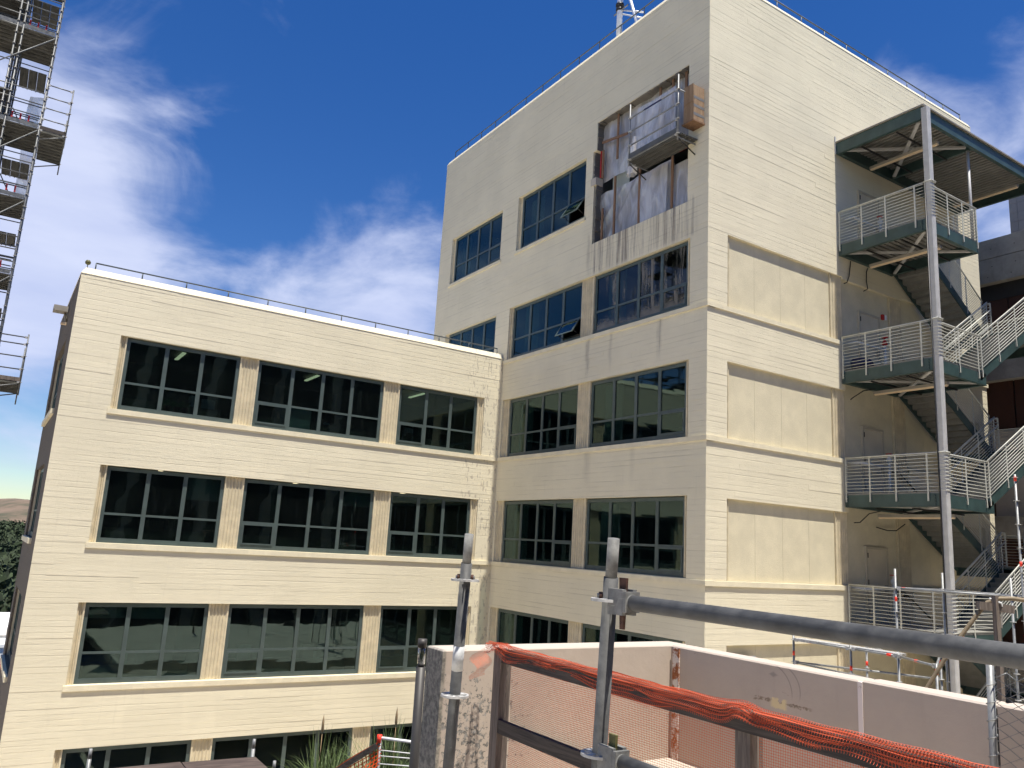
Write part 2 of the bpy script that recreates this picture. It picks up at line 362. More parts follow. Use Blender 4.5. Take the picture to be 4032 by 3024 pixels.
net('orange_net_veil', (.60, .11, .035), 430, 75, .17)
net('orange_net_bunched', (.56, .105, .05), 420, 12, .18)
net('orange_net_open', (.80, .10, .025), 24, 20, .26)
def plastic():
    t = NT('poly_sheeting'); t.n.remove(t.b)
    tr = t.n.new('ShaderNodeBsdfTransparent'); tr.inputs[0].default_value = (.92, .93, .95, 1)
    df = t.n.new('ShaderNodeBsdfDiffuse'); df.inputs[0].default_value = (.74, .71, .67, 1)
    gl = t.n.new('ShaderNodeBsdfGlossy'); gl.inputs['Roughness'].default_value = .22
    bp = t.n.new('ShaderNodeBump'); bp.inputs['Strength'].default_value = .9; bp.inputs['Distance'].default_value = .10
    w = t.noise(1, 3, .5, t.mapping((1, 3.6, .9), (0, 0, 0), (.55, 0, 0)), .8); t.l.new(w, bp.inputs['Height'])
    t.l.new(bp.outputs[0], df.inputs['Normal']); t.l.new(bp.outputs[0], gl.inputs['Normal'])
    m1 = t.n.new('ShaderNodeMixShader'); m1.inputs[0].default_value = .30; t.l.new(df.outputs[0], m1.inputs[1]); t.l.new(gl.outputs[0], m1.inputs[2])
    m2 = t.n.new('ShaderNodeMixShader'); f = t.rng(w, .3, .7, .45, .78); t.l.new(f, m2.inputs[0]); t.l.new(tr.outputs[0], m2.inputs[1]); t.l.new(m1.outputs[0], m2.inputs[2])
    t.l.new(m2.outputs[0], t.out.inputs[0])
plastic()
def clear_tube():
    t = NT('clear_lens'); t.n.remove(t.b)
    tr = t.n.new('ShaderNodeBsdfTransparent'); tr.inputs[0].default_value = (.88, .88, .86, 1); gl = t.n.new('ShaderNodeBsdfGlossy'); gl.inputs['Roughness'].default_value = .08
    lw = t.n.new('ShaderNodeLayerWeight'); lw.inputs[0].default_value = .35; ms = t.n.new('ShaderNodeMixShader'); t.l.new(lw.outputs['Facing'], ms.inputs[0])
    t.l.new(tr.outputs[0], ms.inputs[1]); t.l.new(gl.outputs[0], ms.inputs[2]); t.l.new(ms.outputs[0], t.out.inputs[0])
clear_tube()
simple('bollard_bronze', (.052, .048, .044), .5, .2, .08, 4)
simple('hose_tan', (.23, .175, .105), .65, 0, .15, 8)
simple('grass_blade', (.085, .125, .035), .6, 0, .45, 9)
simple('grass_plume', (.28, .20, .11), .9, 0, .2, 12)
simple('earth', (.10, .085, .065), .95, 0, .25, 3)
simple('asphalt', (.055, .055, .055), .9, 0, .2, 3)
simple('forest_leaf', (.030, .045, .017), .9, 0, .5, .25)
simple('forest_floor', (.022, .028, .013), .95, 0, .4, .05)
def hillm():
    t = NT('hill_grass'); c = t.mix(t.rng(t.noise(.004, 6, .65), .4, .6), (.05, .055, .03), (.17, .12, .085)); t.col(c); t.set(Roughness=1)
hillm()
simple('terracotta', (.26, .09, .05), .85, 0, .25, 2)
simple('roof_gravel', (.56, .52, .46), .9, 0, .2, 3)

# ------------------------------------------------------------------ mesh helpers
class MB:
    def __init__(s): s.v, s.f, s.s, s.uv = [], [], [], []
    def quad(s, *pts, smooth=False):
        i = len(s.v); s.v += [tuple(p) for p in pts]; s.f.append(tuple(range(i, i+len(pts)))); s.s.append(smooth)
    def box(s, a, b):
        x0, y0, z0 = (min(a[i], b[i]) for i in range(3)); x1, y1, z1 = (max(a[i], b[i]) for i in range(3))
        i = len(s.v); s.v += [(x0,y0,z0),(x1,y0,z0),(x1,y1,z0),(x0,y1,z0),(x0,y0,z1),(x1,y0,z1),(x1,y1,z1),(x0,y1,z1)]
        for f in ((3,2,1,0),(4,5,6,7),(0,1,5,4),(1,2,6,5),(2,3,7,6),(3,0,4,7)): s.f.append(tuple(i+k for k in f)); s.s.append(False)
        return s
    def hexa(s, p):            # 8 points, bottom ring then top ring
        i = len(s.v); s.v += [tuple(q) for q in p]
        for f in ((3,2,1,0),(4,5,6,7),(0,1,5,4),(1,2,6,5),(2,3,7,6),(3,0,4,7)): s.f.append(tuple(i+k for k in f)); s.s.append(False)
        return s
    def bar(s, p, q, w, h, upv=(0,0,1)):   # rectangular bar from p to q, width w sideways, height h along upv
        p, q = Vector(p), Vector(q); d = (q-p).normalized(); side = d.cross(Vector(upv))
        if side.length < 1e-4: side = Vector((1, 0, 0))
        side.normalize(); u = side.cross(d).normalized(); a, b = side*w/2, u*h/2
        return s.hexa([p-a-b, q-a-b, q+a-b, p+a-b, p-a+b, q-a+b, q+a+b, p+a+b])
    def tube(s, p, q, r, n=8, r2=None, cap=True):
        p, q = Vector(p), Vector(q); d = (q-p)
        if d.length < 1e-6: return s
        d.normalize(); a = d.orthogonal().normalized(); b = d.cross(a); r2 = r if r2 is None else r2
        i = len(s.v)
        for c, rr in ((p, r), (q, r2)):
            for k in range(n):
                t = 2*math.pi*k/n; s.v.append(tuple(c + a*math.cos(t)*rr + b*math.sin(t)*rr))
        for k in range(n): s.f.append((i+k, i+(k+1) % n, i+n+(k+1) % n, i+n+k)); s.s.append(True)
        if cap:
            s.f.append(tuple(i+n-1-k for k in range(n))); s.s.append(False); s.f.append(tuple(i+n+k for k in range(n))); s.s.append(False)
        return s
    def path(s, pts, r, n=8):
        """one continuous swept tube"""
        P = [Vector(p) for p in pts]; i0 = len(s.v); ref = None
        for k, p in enumerate(P):
            d = (P[min(k+1, len(P)-1)] - P[max(k-1, 0)]).normalized()
            if ref is None: ref = d.orthogonal().normalized()
            a = (ref - d*ref.dot(d)).normalized(); ref = a; b = d.cross(a); rr = r[k] if isinstance(r, (list, tuple)) else r
            for j in range(n):
                t = 2*math.pi*j/n; s.v.append(tuple(p + a*math.cos(t)*rr + b*math.sin(t)*rr))
        for k in range(len(P)-1):
            for j in range(n):
                s.f.append((i0+k*n+j, i0+k*n+(j+1) % n, i0+(k+1)*n+(j+1) % n, i0+(k+1)*n+j)); s.s.append(True)
        s.f.append(tuple(i0+n-1-j for j in range(n))); s.s.append(False)
        e = i0+(len(P)-1)*n; s.f.append(tuple(e+j for j in range(n))); s.s.append(False)
        return s
    def lathe(s, c, prof, n=24):
        c = Vector(c); i0 = len(s.v)
        for r, z in prof:
            for j in range(n):
                t = 2*math.pi*j/n; s.v.append((c.x+r*math.cos(t), c.y+r*math.sin(t), c.z+z))
        for k in range(len(prof)-1):
            for j in range(n):
                s.f.append((i0+k*n+j, i0+k*n+(j+1) % n, i0+(k+1)*n+(j+1) % n, i0+(k+1)*n+j)); s.s.append(True)
        return s
    def grid(s, fn, nu, nv, smooth=True):
        i0 = len(s.v)
        for a in range(nu+1):
            for b in range(nv+1): s.v.append(tuple(fn(a/nu, b/nv)))
        for a in range(nu):
            for b in range(nv):
                q = i0+a*(nv+1)+b; s.f.append((q, q+nv+1, q+nv+2, q+1)); s.s.append(smooth)
                s.uv.append((len(s.f)-1, [(a/nu, b/nv), ((a+1)/nu, b/nv), ((a+1)/nu, (b+1)/nv), (a/nu, (b+1)/nv)]))
        return s
    def mesh(s, name, mat):
        me = bpy.data.meshes.new(name); me.from_pydata(s.v, [], s.f); me.polygons.foreach_set('use_smooth', s.s)
        if s.uv:
            ul = me.uv_layers.new(name='UVMap')
            for fi, cs in s.uv:
                for li, c in zip(me.polygons[fi].loop_indices, cs): ul.data[li].uv = c
        if mat: me.materials.append(MATS[mat])
        me.update(); return me
    def build(s, name, mat, parent=None):
        o = bpy.data.objects.new(name, s.mesh(name, mat)); C.objects.link(o); attach(o, parent); return o
BASE = {}
def attach(o, parent):
    if parent is not None:
        o.parent = parent
        b = BASE.get(parent.name)
        if b: o.location = (-b[0], -b[1], -b[2])
def thing(name, label, cat, loc=(0, 0, 0), group=None):
    o = bpy.data.objects.new(name, None); C.objects.link(o); o.location = loc; o.empty_display_size = .2
    BASE[o.name] = loc; o['label'] = label; o['category'] = cat
    if group: o['group'] = group
    return o
def part(name, parent):
    o = bpy.data.objects.new(name, None); C.objects.link(o); o.empty_display_size = .1; attach(o, parent); return o
def tag(o, label, cat, group=None):
    o['label'] = label; o['category'] = cat
    if group: o['group'] = group
    return o
def struct(o): o['kind'] = 'structure'; return o
def B(a, b): return MB().box(a, b)
def T(p, q, r, n=8): return MB().tube(p, q, r, n)

# ------------------------------------------------------------------ ground and setting
LB, LA, XT, YT = 11.035, 15.32, 15.65, 17.45     # wing line, wing length, tower width and depth
struct(B((-9000, -9000, -41), (9000, 9000, -40)).build('ground', 'forest_floor'))
struct(B((-300, -300, -39.9), (120, 45, -9.5)).build('site_ground', 'court_paving'))
g = MB(); g.box((-13.95, -24, -1.15), (-11.3, -10.34, -.9)); g.box((-45, -24, -1.15), (-13.952, -11.7, -.901))
struct(g.build('terrace_deck', 'pale_concrete'))
g = MB(); g.box((-13.94, -23.9, -9.48), (-11.31, -10.36, -1.152)); g.box((-44.9, -23.9, -9.48), (-13.945, -11.73, -1.153)); struct(g.build('retaining_wall', 'raw_concrete_edge'))
struct(B((-11.0, -14, -5.4), (30, -.05, -5.0)).build('lower_terrace', 'pale_concrete'))
struct(B((-16.5, -9.3, -3.6), (-11.2, -3.0, -3.2)).build('planter_bed', 'earth'))

# ------------------------------------------------------------------ facade helpers
def mapA(Y): return lambda u, w, z: (u, Y+w, z)
def mapB(X): return lambda u, w, z: (X+w, u, z)
def cells(u0, u1, z0, z1, holes):
    zs = sorted({z0, z1, *[min(max(h[k], z0), z1) for h in holes for k in (2, 3)]})
    for a, b in zip(zs, zs[1:]):
        if b-a < 1e-6: continue
        iv = [(u0, u1)]
        for h in holes:
            if h[2] <= a+1e-6 and h[3] >= b-1e-6:
                nv = []
                for s, e in iv:
                    if h[0] > s: nv.append((s, min(e, h[0])))
                    if h[1] < e: nv.append((max(s, h[1]), e))
                iv = [(s, e) for s, e in nv if e-s > 1e-6]
        yield a, b, iv
def core(M, u0, u1, z0, z1, holes, thick, mb=None):
    mb = mb or MB()
    for a, b, iv in cells(u0, u1, z0, z1, holes):
        for s, e in iv: mb.box(M(s, .004, a), M(e, thick, b))
    return mb
def boards(M, u0, u1, z0, z1, holes, rnd, hb=.158, amp=.004, mb=None):
    """impressions of the form boards: every board its own depth, length and slight tilt"""
    mb = mb or MB(); z = z0
    while z < z1-1e-4:
        h = hb; zt = min(z+h, z1)
        if z1-zt < .04: zt = z1
        edges = sorted({z, zt, *[h_[k] for h_ in holes for k in (2, 3) if z < h_[k] < zt]})
        cuts, u = [], u0 - rnd.uniform(0, 2.5)
        while u < u1: cuts.append((u, rnd.random()**2.2*amp + .0008, rnd.uniform(-.002, .0027))); u += rnd.uniform(.8, 4.2)
        for a, b in zip(edges, edges[1:]):
            for _, _, iv in cells(u0, u1, a, b, holes):
                for s, e in iv:
                    for k, (cu, d, t) in enumerate(cuts):
                        ce = cuts[k+1][0] if k+1 < len(cuts) else u1+9
                        s2, e2 = max(s, cu), min(e, ce)
                        if e2-s2 < 1e-4: continue
                        g0 = .0015
                        d0, d1 = -max(.0005, d+t), -max(.0005, d)
                        p = [M(s2, d0, a), M(e2, d0, a), M(e2, d1, b-g0), M(s2, d1, b-g0)]
                        q = [M(s2, .006, a), M(e2, .006, a), M(e2, .006, b-g0), M(s2, .006, b-g0)]
                        mb.quad(*p); mb.quad(q[0], q[1], p[1], p[0]); mb.quad(p[3], p[2], q[2], q[3]); mb.quad(q[0], p[0], p[3], q[3]); mb.quad(p[1], q[1], q[2], p[2])
        z = zt
    return mb
def flutes(M, u0, u1, w0, w1, z0, z1, n, edge=.045, r=.042, mb=None):
    """vertical fluted strip: flat edges and n concave grooves"""
    mb = mb or MB(); P = [(u0, w1), (u0, w0), (u0+edge, w0)]; fwid = (u1-u0-2*edge)/n
    for k in range(n):
        a = u0+edge+k*fwid
        for j in range(1, 7):
            t = math.pi*j/6; P.append((a+fwid*(1-math.cos(t))/2, w0 + r*math.sin(t)))
    P += [(u1, w0), (u1, w1)]
    for (ua, wa), (ub, wb) in zip(P, P[1:]): mb.quad(M(ua, wa, z0), M(ub, wb, z0), M(ub, wb, z1), M(ua, wa, z1))
    return mb
FRW = .12   # frame depth from wall face
def window(parent, M, u0, u1, z0, z1, n, flip=False, transom=.355, vent=None, open_vent=None, glassmat='tinted_glass', blind=None, depth=FRW, frame=.105):
    """steel window: outer frame, mullions, transom, one pane per light, optional hopper vent"""
    w = part('window', parent); f = MB(); d0, d1 = depth, depth+.07
    f.box(M(u0, d0, z0), M(u1, d1, z0+frame+.035)); f.box(M(u0, d0, z1-frame), M(u1, d1, z1))
    f.box(M(u0, d0, z0+frame+.035), M(u0+frame, d1, z1-frame)); f.box(M(u1-frame, d0, z0+frame+.035), M(u1, d1, z1-frame))
    f.build('frame', 'window_frame_paint', w)
    cw = (u1-u0-2*frame)/n; mw = .125; zi0, zi1 = z0+frame+.035, z1-frame; zt = zi0 + (zi1-zi0)*transom
    for k in range(1, n):
        uc = u0+frame+k*cw
        B(M(uc-mw/2, d0+.002, zi0), M(uc+mw/2, d1-.002, zi1)).build('mullion', 'window_frame_paint', w)
    for k in range(n):
        a = u0+frame+k*cw + (mw/2 if k else 0); b = u0+frame+(k+1)*cw - (mw/2 if k < n-1 else 0)
        B(M(a, d0+.006, zt-.034), M(b, d1-.006, zt+.034)).build('transom', 'window_frame_paint', w)
        for lo, hi, low in ((zi0, zt-.034, True), (zt+.034, zi1, False)):
            if low and vent is not None and k in vent:
                s = .052
                if open_vent is not None and k in open_vent:
                    def Q(u, t, th=0., L=hi-lo):   # t from hinge (top) downward, swung outward
                        ang = math.radians(32); return M(u, d0-.01 - math.sin(ang)*t*L - th*math.cos(ang), hi - math.cos(ang)*t*L + th*math.sin(ang)*.0)
                    sash = MB()
                    def slab(mb, ua, ub, ta, tb, h0, h1):
                        mb.hexa([Q(ua, ta, h0), Q(ub, ta, h0), Q(ub, tb, h0), Q(ua, tb, h0), Q(ua, ta, h1), Q(ub, ta, h1), Q(ub, tb, h1), Q(ua, tb, h1)])
                    e = s/(hi-lo)
                    slab(sash, a, b, 0, e, 0, .045); slab(sash, a, b, 1-e, 1, 0, .045); slab(sash, a, a+s, e, 1-e, 0, .045); slab(sash, b-s, b, e, 1-e, 0, .045)
                    sash.build('open_sash', 'window_frame_paint', w)
                    pm = MB(); slab(pm, a+s, b-s, e, 1-e, .018, .026); pm.build('pane', glassmat, w)
                    for ue in (b-.03, a+.03): MB().bar(M(ue, d0, lo+.05), Q(ue, .85), .02, .02).build('stay', 'hinge_dark', w)
                    continue
                sash = MB(); h0, h1 = d0-.022, d0+.03
                sash.box(M(a, h0, lo), M(b, h1, lo+s)); sash.box(M(a, h0, hi-s), M(b, h1, hi)); sash.box(M(a, h0, lo+s), M(a+s, h1, hi-s)); sash.box(M(b-s, h0, lo+s), M(b, h1, hi-s))
                sash.build('vent_sash', 'window_frame_paint', w)
                B(M(a+s, d0+.002, lo+s), M(b-s, d0+.010, hi-s)).build('pane', glassmat, w)
                continue
            j = [R.uniform(-.003, .003) for _ in range(4)]; q = d0+.03
            pm = MB(); pm.hexa([M(a, q+j[0], lo), M(b, q+j[1], lo), M(b, q+.008+j[1], lo), M(a, q+.008+j[0], lo), M(a, q+j[2], hi), M(b, q+j[3], hi), M(b, q+.008+j[3], hi), M(a, q+.008+j[2], hi)])
            pm.build('pane', glassmat, w)
        if blind and k in blind:
            B(M(a-.03, d1+.06, zi1-blind[k]), M(b+.03, d1+.064, zi1)).build('blind', 'blind_fabric', w)
    return w

# ------------------------------------------------------------------ the low wing (facade A)
wing = thing('office_wing', 'low cream concrete wing with three rows of wide windows, left of the tower', 'building', (-7.5, 14.5, -9.5))
A = mapA(LB); zr = 8.17
holesA = [(-13.97, -.77, b+.165, b+2.45) for b in (-8, -4, 0, 4)]
core(A, -LA, -.004, -9.5, zr, holesA, .32).build('wall_core', 'cream_board_paint', wing)
boards(A, -LA, -.004, -9.5, zr, holesA, random.Random(3)).build('wall', 'cream_board_paint', wing)
# side wall facing away from the sun
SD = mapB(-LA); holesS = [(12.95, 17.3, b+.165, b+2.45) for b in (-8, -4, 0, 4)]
core(SD, LB+.33, 18.5, -9.5, zr, holesS, .32).build('side_wall', 'shade_darkened_board_paint', wing)
boards(SD, LB+.004, 18.5, -9.5, zr, holesS, random.Random(4)).build('side_wall', 'shade_darkened_board_paint', wing)
B((-LA, 18.18, -9.5), (-.01, 18.5, zr-.02)).build('rear_wall', 'cream_board_paint', wing)
B((-LA+.33, LB+.33, zr-.25), (-.01, 18.17, zr-.05)).build('roof', 'roof_gravel', wing)
# sloping coping
cp = MB(); cp.hexa([(-LA-.015, LB-.018, zr), (-.0, LB-.018, zr), (-.0, LB+.36, zr), (-LA-.015, LB+.36, zr),
                    (-LA+.10, LB+.10, zr+.215), (-.0, LB+.10, zr+.215), (-.0, LB+.36, zr+.24), (-LA+.10, LB+.36, zr+.24)])
cp.build('coping', 'cream_board_paint', wing)
cp = MB(); cp.hexa([(-LA-.015, LB+.362, zr), (-LA+.36, LB+.362, zr), (-LA+.36, 18.5, zr), (-LA-.015, 18.5, zr), (-LA+.1, LB+.362, zr+.235), (-LA+.36, LB+.362, zr+.235), (-LA+.36, 18.5, zr+.235), (-LA+.1, 18.5, zr+.235)])
cp.build('coping', 'cream_board_paint', wing)
rndA = random.Random(21)
for b in (-8, -4, 0, 4):
    z0, z1 = b+.165, b+2.45
    s = MB(); s.hexa([A(-14.03, -.05, b), A(0, -.05, b), A(0, .30, b), A(-14.03, .30, b), A(-14.03, -.05, b+.155), A(0, -.05, b+.155), A(0, .30, b+.175), A(-14.03, .30, b+.175)])
    s.build('sill', 'cream_sill_paint', wing)
    z0 = b+.172
    flutes(A, -13.968, -13.765, .065, .3, z0, z1, 2).build('pilaster', 'tan_pilaster_paint', wing)
    flutes(A, -10.285, -9.67, .065, .3, z0, z1, 5).build('pilaster', 'tan_pilaster_paint', wing)
    flutes(A, -5.06, -4.42, .065, .3, z0, z1, 5).build('pilaster', 'tan_pilaster_paint', wing)
    flutes(A, -1.035, -.772, .065, .3, z0, z1, 2).build('pilaster', 'tan_pilaster_paint', wing)
    bl = {-4: {0: .33, 1: .35}, 0: {2: .7}, 4: {}}.get(b, {})
    window(wing, A, -13.762, -10.288, z0, z1-.03, 3, blind=bl)
    window(wing, A, -9.667, -5.063, z0, z1-.03, 4, vent=(0,), blind={0: {3: .5}}.get(b))
    window(wing, A, -4.417, -1.038, z0, z1-.03, 3, vent=(0,))
    s = MB(); s.box(SD(12.85, -.10, b), SD(17.4, .3, b+.163)); s.build('sill', 'cream_sill_paint', wing)
    window(wing, SD, 13.3, 17.2, z0, z1-.02, 4)
    flutes(SD, 12.952, 13.298, .065, .3, z0, z1, 3).build('pilaster', 'tan_pilaster_paint', wing)
    flutes(SD, 17.202, 17.298, .065, .3, z0, z1, 1).build('pilaster', 'tan_pilaster_paint', wing)
# inside of the wing: slabs, far partition, things seen through the glass
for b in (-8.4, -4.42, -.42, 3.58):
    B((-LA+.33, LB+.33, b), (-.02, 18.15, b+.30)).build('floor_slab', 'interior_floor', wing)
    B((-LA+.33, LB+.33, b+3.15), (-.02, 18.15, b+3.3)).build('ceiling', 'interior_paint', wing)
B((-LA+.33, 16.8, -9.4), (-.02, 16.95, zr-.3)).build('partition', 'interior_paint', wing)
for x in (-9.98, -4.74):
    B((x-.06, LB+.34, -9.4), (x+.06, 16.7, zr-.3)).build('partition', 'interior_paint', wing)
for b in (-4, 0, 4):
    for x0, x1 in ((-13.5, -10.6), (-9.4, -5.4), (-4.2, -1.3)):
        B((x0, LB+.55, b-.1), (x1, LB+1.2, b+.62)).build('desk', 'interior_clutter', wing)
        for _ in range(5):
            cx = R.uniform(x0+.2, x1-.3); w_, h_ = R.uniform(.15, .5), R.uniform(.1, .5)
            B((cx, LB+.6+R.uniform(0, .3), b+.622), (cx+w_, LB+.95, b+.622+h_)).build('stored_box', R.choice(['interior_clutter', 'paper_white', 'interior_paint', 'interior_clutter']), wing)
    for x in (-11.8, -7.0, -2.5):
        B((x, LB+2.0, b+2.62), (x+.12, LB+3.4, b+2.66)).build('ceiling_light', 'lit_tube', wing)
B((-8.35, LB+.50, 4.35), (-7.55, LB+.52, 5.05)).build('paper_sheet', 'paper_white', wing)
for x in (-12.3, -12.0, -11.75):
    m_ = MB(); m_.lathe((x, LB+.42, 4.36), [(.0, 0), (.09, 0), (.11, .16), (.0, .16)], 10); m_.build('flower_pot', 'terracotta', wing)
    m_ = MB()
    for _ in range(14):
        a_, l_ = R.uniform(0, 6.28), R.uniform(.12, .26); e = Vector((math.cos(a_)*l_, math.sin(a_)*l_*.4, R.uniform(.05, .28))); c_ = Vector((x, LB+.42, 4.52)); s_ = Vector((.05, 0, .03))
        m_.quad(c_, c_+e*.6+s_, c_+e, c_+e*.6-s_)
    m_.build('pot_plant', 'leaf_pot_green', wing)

# ------------------------------------------------------------------ the tower (facades B and C)
tower = thing('office_tower', 'tall cream board-marked concrete tower with a plastic-covered opening high on its shaded side', 'building', (8, 8, -9.5))
FB, FC = mapB(0), mapA(0); zt = 19.2
holesB = [(.72, 10.9, b+.155, b+2.46) for b in (-8, -4, 0, 4)] + [(.72, 10.8, 8.1, 10.28), (11.83, 16.27, 8.1, 10.2), (11.83, 16.27, 12.66, 14.93), (6.06, 10.6, 12.68, 15.06), (.86, 5.47, 11.5, 16.22), (5.47, 5.66, 14.05, 15.12), (5.47, 5.56, 11.5, 13.75)]
core(FB, .33, YT, -9.5, zt, [(h[0], h[1], h[2], h[3]) for h in holesB], .33).build('wall_core', 'cream_board_paint_stained', tower)
boards(FB, .003, YT, -9.5, zt, holesB, random.Random(5), .158, .005).build('wall', 'cream_board_paint_stained', tower)
bz = (-8, -4, 0, 4, 7.95)
holesC = [(.85, 6.5, b+.15, b+2.43) for b in bz] + [(6.5, 10.0, -9.5, 10.31)] + [(10.0, 14.9, b+.15, b+2.43) for b in bz]
core(FC, 0.004, XT, -9.5, zt, holesC, .33).build('wall_core', 'cream_board_paint', tower)
boards(FC, 0.0, XT, -9.5, zt, holesC, random.Random(6), .158, .0034).build('wall', 'cream_board_paint', tower)
B((XT-.33, .33, -9.5), (XT, YT, zt)).build('side_wall', 'cream_board_paint', tower)
B((.33, YT-.33, -9.5), (XT-.33, YT, zt)).build('rear_wall', 'cream_board_paint', tower)
B((.34, .34, zt-.3), (XT-.34, YT-.34, zt-.1)).build('roof', 'roof_gravel', tower)
cp = MB(); cp.hexa([(-.012, -.015, zt), (XT+.01, -.015, zt), (XT+.01, .34, zt), (-.012, .34, zt), (.06, .06, zt+.16), (XT-.08, .06, zt+.16), (XT-.08, .34, zt+.18), (.06, .34, zt+.18)]); cp.build('coping', 'cream_board_paint', tower)
cp = MB(); cp.hexa([(-.012, .342, zt), (.34, .342, zt), (.34, YT+.01, zt), (-.012, YT+.01, zt), (.06, .342, zt+.16), (.34, .342, zt+.18), (.34, YT-.1, zt+.18), (.06, YT-.1, zt+.16)]); cp.build('coping', 'cream_board_paint', tower)
for b in (-8, -4, 0, 4, 7.95):
    s = MB(); s.hexa([FB(-.05, -.05, b), FB(LB-.05, -.05, b), FB(LB-.05, .30, b), FB(-.05, .30, b), FB(-.05, -.05, b+.14), FB(LB-.05, -.05, b+.14), FB(LB-.05, .30, b+.16), FB(-.05, .30, b+.16)])
    s.build('belt_course', 'cream_sill_paint', tower)
    s = MB(); s.hexa([FC(0.002, -.048, b), FC(6.2, -.048, b), FC(6.2, .30, b), FC(.31, .30, b), FC(0.002, -.048, b+.138), FC(6.2, -.048, b+.138), FC(6.2, .30, b+.155), FC(.31, .30, b+.155)])
    s.build('belt_course', 'cream_sill_paint', tower)
    s = MB(); s.box(FC(10.0, -.05, b), FC(XT+.06, .30, b+.14)); s.build('belt_course', 'cream_sill_paint', tower)
for b in (-4, 0, 4, 7.95):
    z0, z1 = b+.162, (b+2.46 if b < 7 else 10.28)
    ul = 10.9 if b < 7 else 10.8
    g_ = 'dust_streaked_glass' if b > 7 else 'tinted_glass'
    flutes(FB, 10.50 if b < 7 else 10.62, ul-.002, .065, .3, z0, z1, 3 if b < 7 else 2).build('pilaster', 'tan_pilaster_paint', tower)
    flutes(FB, 5.40, 6.08, .06, .3, z0, z1, 5).build('pilaster', 'tan_pilaster_paint', tower)
    flutes(FB, .722, .87, .065, .3, z0, z1, 1).build('pilaster', 'tan_pilaster_paint', tower)
    window(tower, FB, 6.083, (10.497 if b < 7 else 10.617), z0, z1-.03, 4, vent=(0,), open_vent=((0,) if b > 7 else None))
    window(tower, FB, .873, 5.397, z0, z1-.03, 4, vent=(0,), glassmat=g_)
for (u0, u1, z0, z1, ov) in ((11.83, 16.27, 8.1, 10.2, None), (11.83, 16.27, 12.66, 14.93, None), (6.06, 10.6, 12.68, 15.06, (0,))):
    s = MB(); s.hexa([FB(u0-.08, -.05, z0-.14), FB(u1+.08, -.05, z0-.14), FB(u1+.08, -.004, z0-.14), FB(u0-.08, -.004, z0-.14), FB(u0-.08, -.05, z0-.02), FB(u1+.08, -.05, z0-.02), FB(u1+.08, -.004, z0-.004), FB(u0-.08, -.004, z0-.004)]); s.build('sill', 'cream_sill_paint', tower)
    B(FB(u0, .004, z0-.02), FB(u1, .32, z0+.01)).build('sill', 'cream_sill_paint', tower)
    window(tower, FB, u0+.02, u1-.16, z0+.01, z1-.02, 4, vent=(0,), open_vent=ov)
    B(FB(u1-.158, .12, z0+.012), FB(u1-.002, .3, z1)).build('jamb', 'tan_pilaster_paint', tower)
# interior of the tower
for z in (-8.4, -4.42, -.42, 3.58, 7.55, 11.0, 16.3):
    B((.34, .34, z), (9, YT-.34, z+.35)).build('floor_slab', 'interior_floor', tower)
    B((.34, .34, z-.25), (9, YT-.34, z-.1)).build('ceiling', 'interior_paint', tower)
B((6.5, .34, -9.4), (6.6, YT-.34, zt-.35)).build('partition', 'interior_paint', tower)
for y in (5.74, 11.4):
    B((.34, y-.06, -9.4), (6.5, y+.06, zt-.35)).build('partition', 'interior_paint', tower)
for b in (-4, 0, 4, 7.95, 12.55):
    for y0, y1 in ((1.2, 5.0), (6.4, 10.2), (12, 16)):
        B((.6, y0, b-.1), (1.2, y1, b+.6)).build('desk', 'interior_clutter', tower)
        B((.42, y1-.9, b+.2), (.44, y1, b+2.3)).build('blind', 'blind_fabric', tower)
# stucco infill panels, pilasters, stair bay on the sunny face
for b in bz:
    z0, z1 = b+.157, b+2.43
    us = [.985, 2.15, 3.38, 4.61, 5.868]
    for a, c_ in zip(us, us[1:]):
        B(FC(a+.003, .105, z0), FC(c_-.003, .3, z1)).build('panel', 'cream_stucco', tower)
    flutes(FC, .852, .985, .06, .3, z0, z1, 1).build('pilaster', 'tan_pilaster_paint', tower)
    for a, c_ in zip((10.0, 11.25, 12.5, 13.75), (11.25, 12.5, 13.75, 14.9)):
        B(FC(a+.003, .105, z0), FC(c_-.003, .3, z1)).build('panel', 'cream_stucco', tower)
B(FC(.99, .301, -9.5), FC(14.9, .325, 10.4)).build('panel_backing', 'tan_pilaster_paint', tower)
B(FC(6.5, .125, -9.5), FC(9.3, .30, 10.31)).build('bay_wall', 'cream_stucco', tower)
for b, t_ in zip(bz, (-4, 0, 4, 7.95, 10.31)):
    flutes(FC, 5.87, 6.498, .05, .30, b+.157, b+2.43, 5).build('pilaster', 'tan_pilaster_paint', tower)
flutes(FC, 9.3, 10.0, .05, .3, -9.5, 10.31, 6).build('pilaster', 'tan_pilaster_paint', tower)
LZ = (11.45, 7.0, 2.96, -1.0, -5.0)
for z in LZ[:4]:
    d = part('door', tower); w0 = .10 if z < 11 else -.03
    B(FC(7.55, w0-.02, z), FC(8.60, w0+.03, z+2.33)).build('leaf', 'door_paint', d)
    f = MB(); f.box(FC(7.47, w0-.04, z), FC(7.548, w0+.035, z+2.41)); f.box(FC(8.602, w0-.04, z), FC(8.68, w0+.035, z+2.41)); f.box(FC(7.548, w0-.04, z+2.332), FC(8.602, w0+.035, z+2.41)); f.build('frame', 'door_frame_paint', d)
    for h in (.3, 1.2, 2.05): B(FC(7.53, w0-.055, z+h), FC(7.565, w0-.041, z+h+.16)).build('hinge', 'hinge_dark', d)
    B(FC(8.46, w0-.10, z+.95), FC(8.52, w0-.021, z+1.2)).build('handle', 'fixture_metal', d)
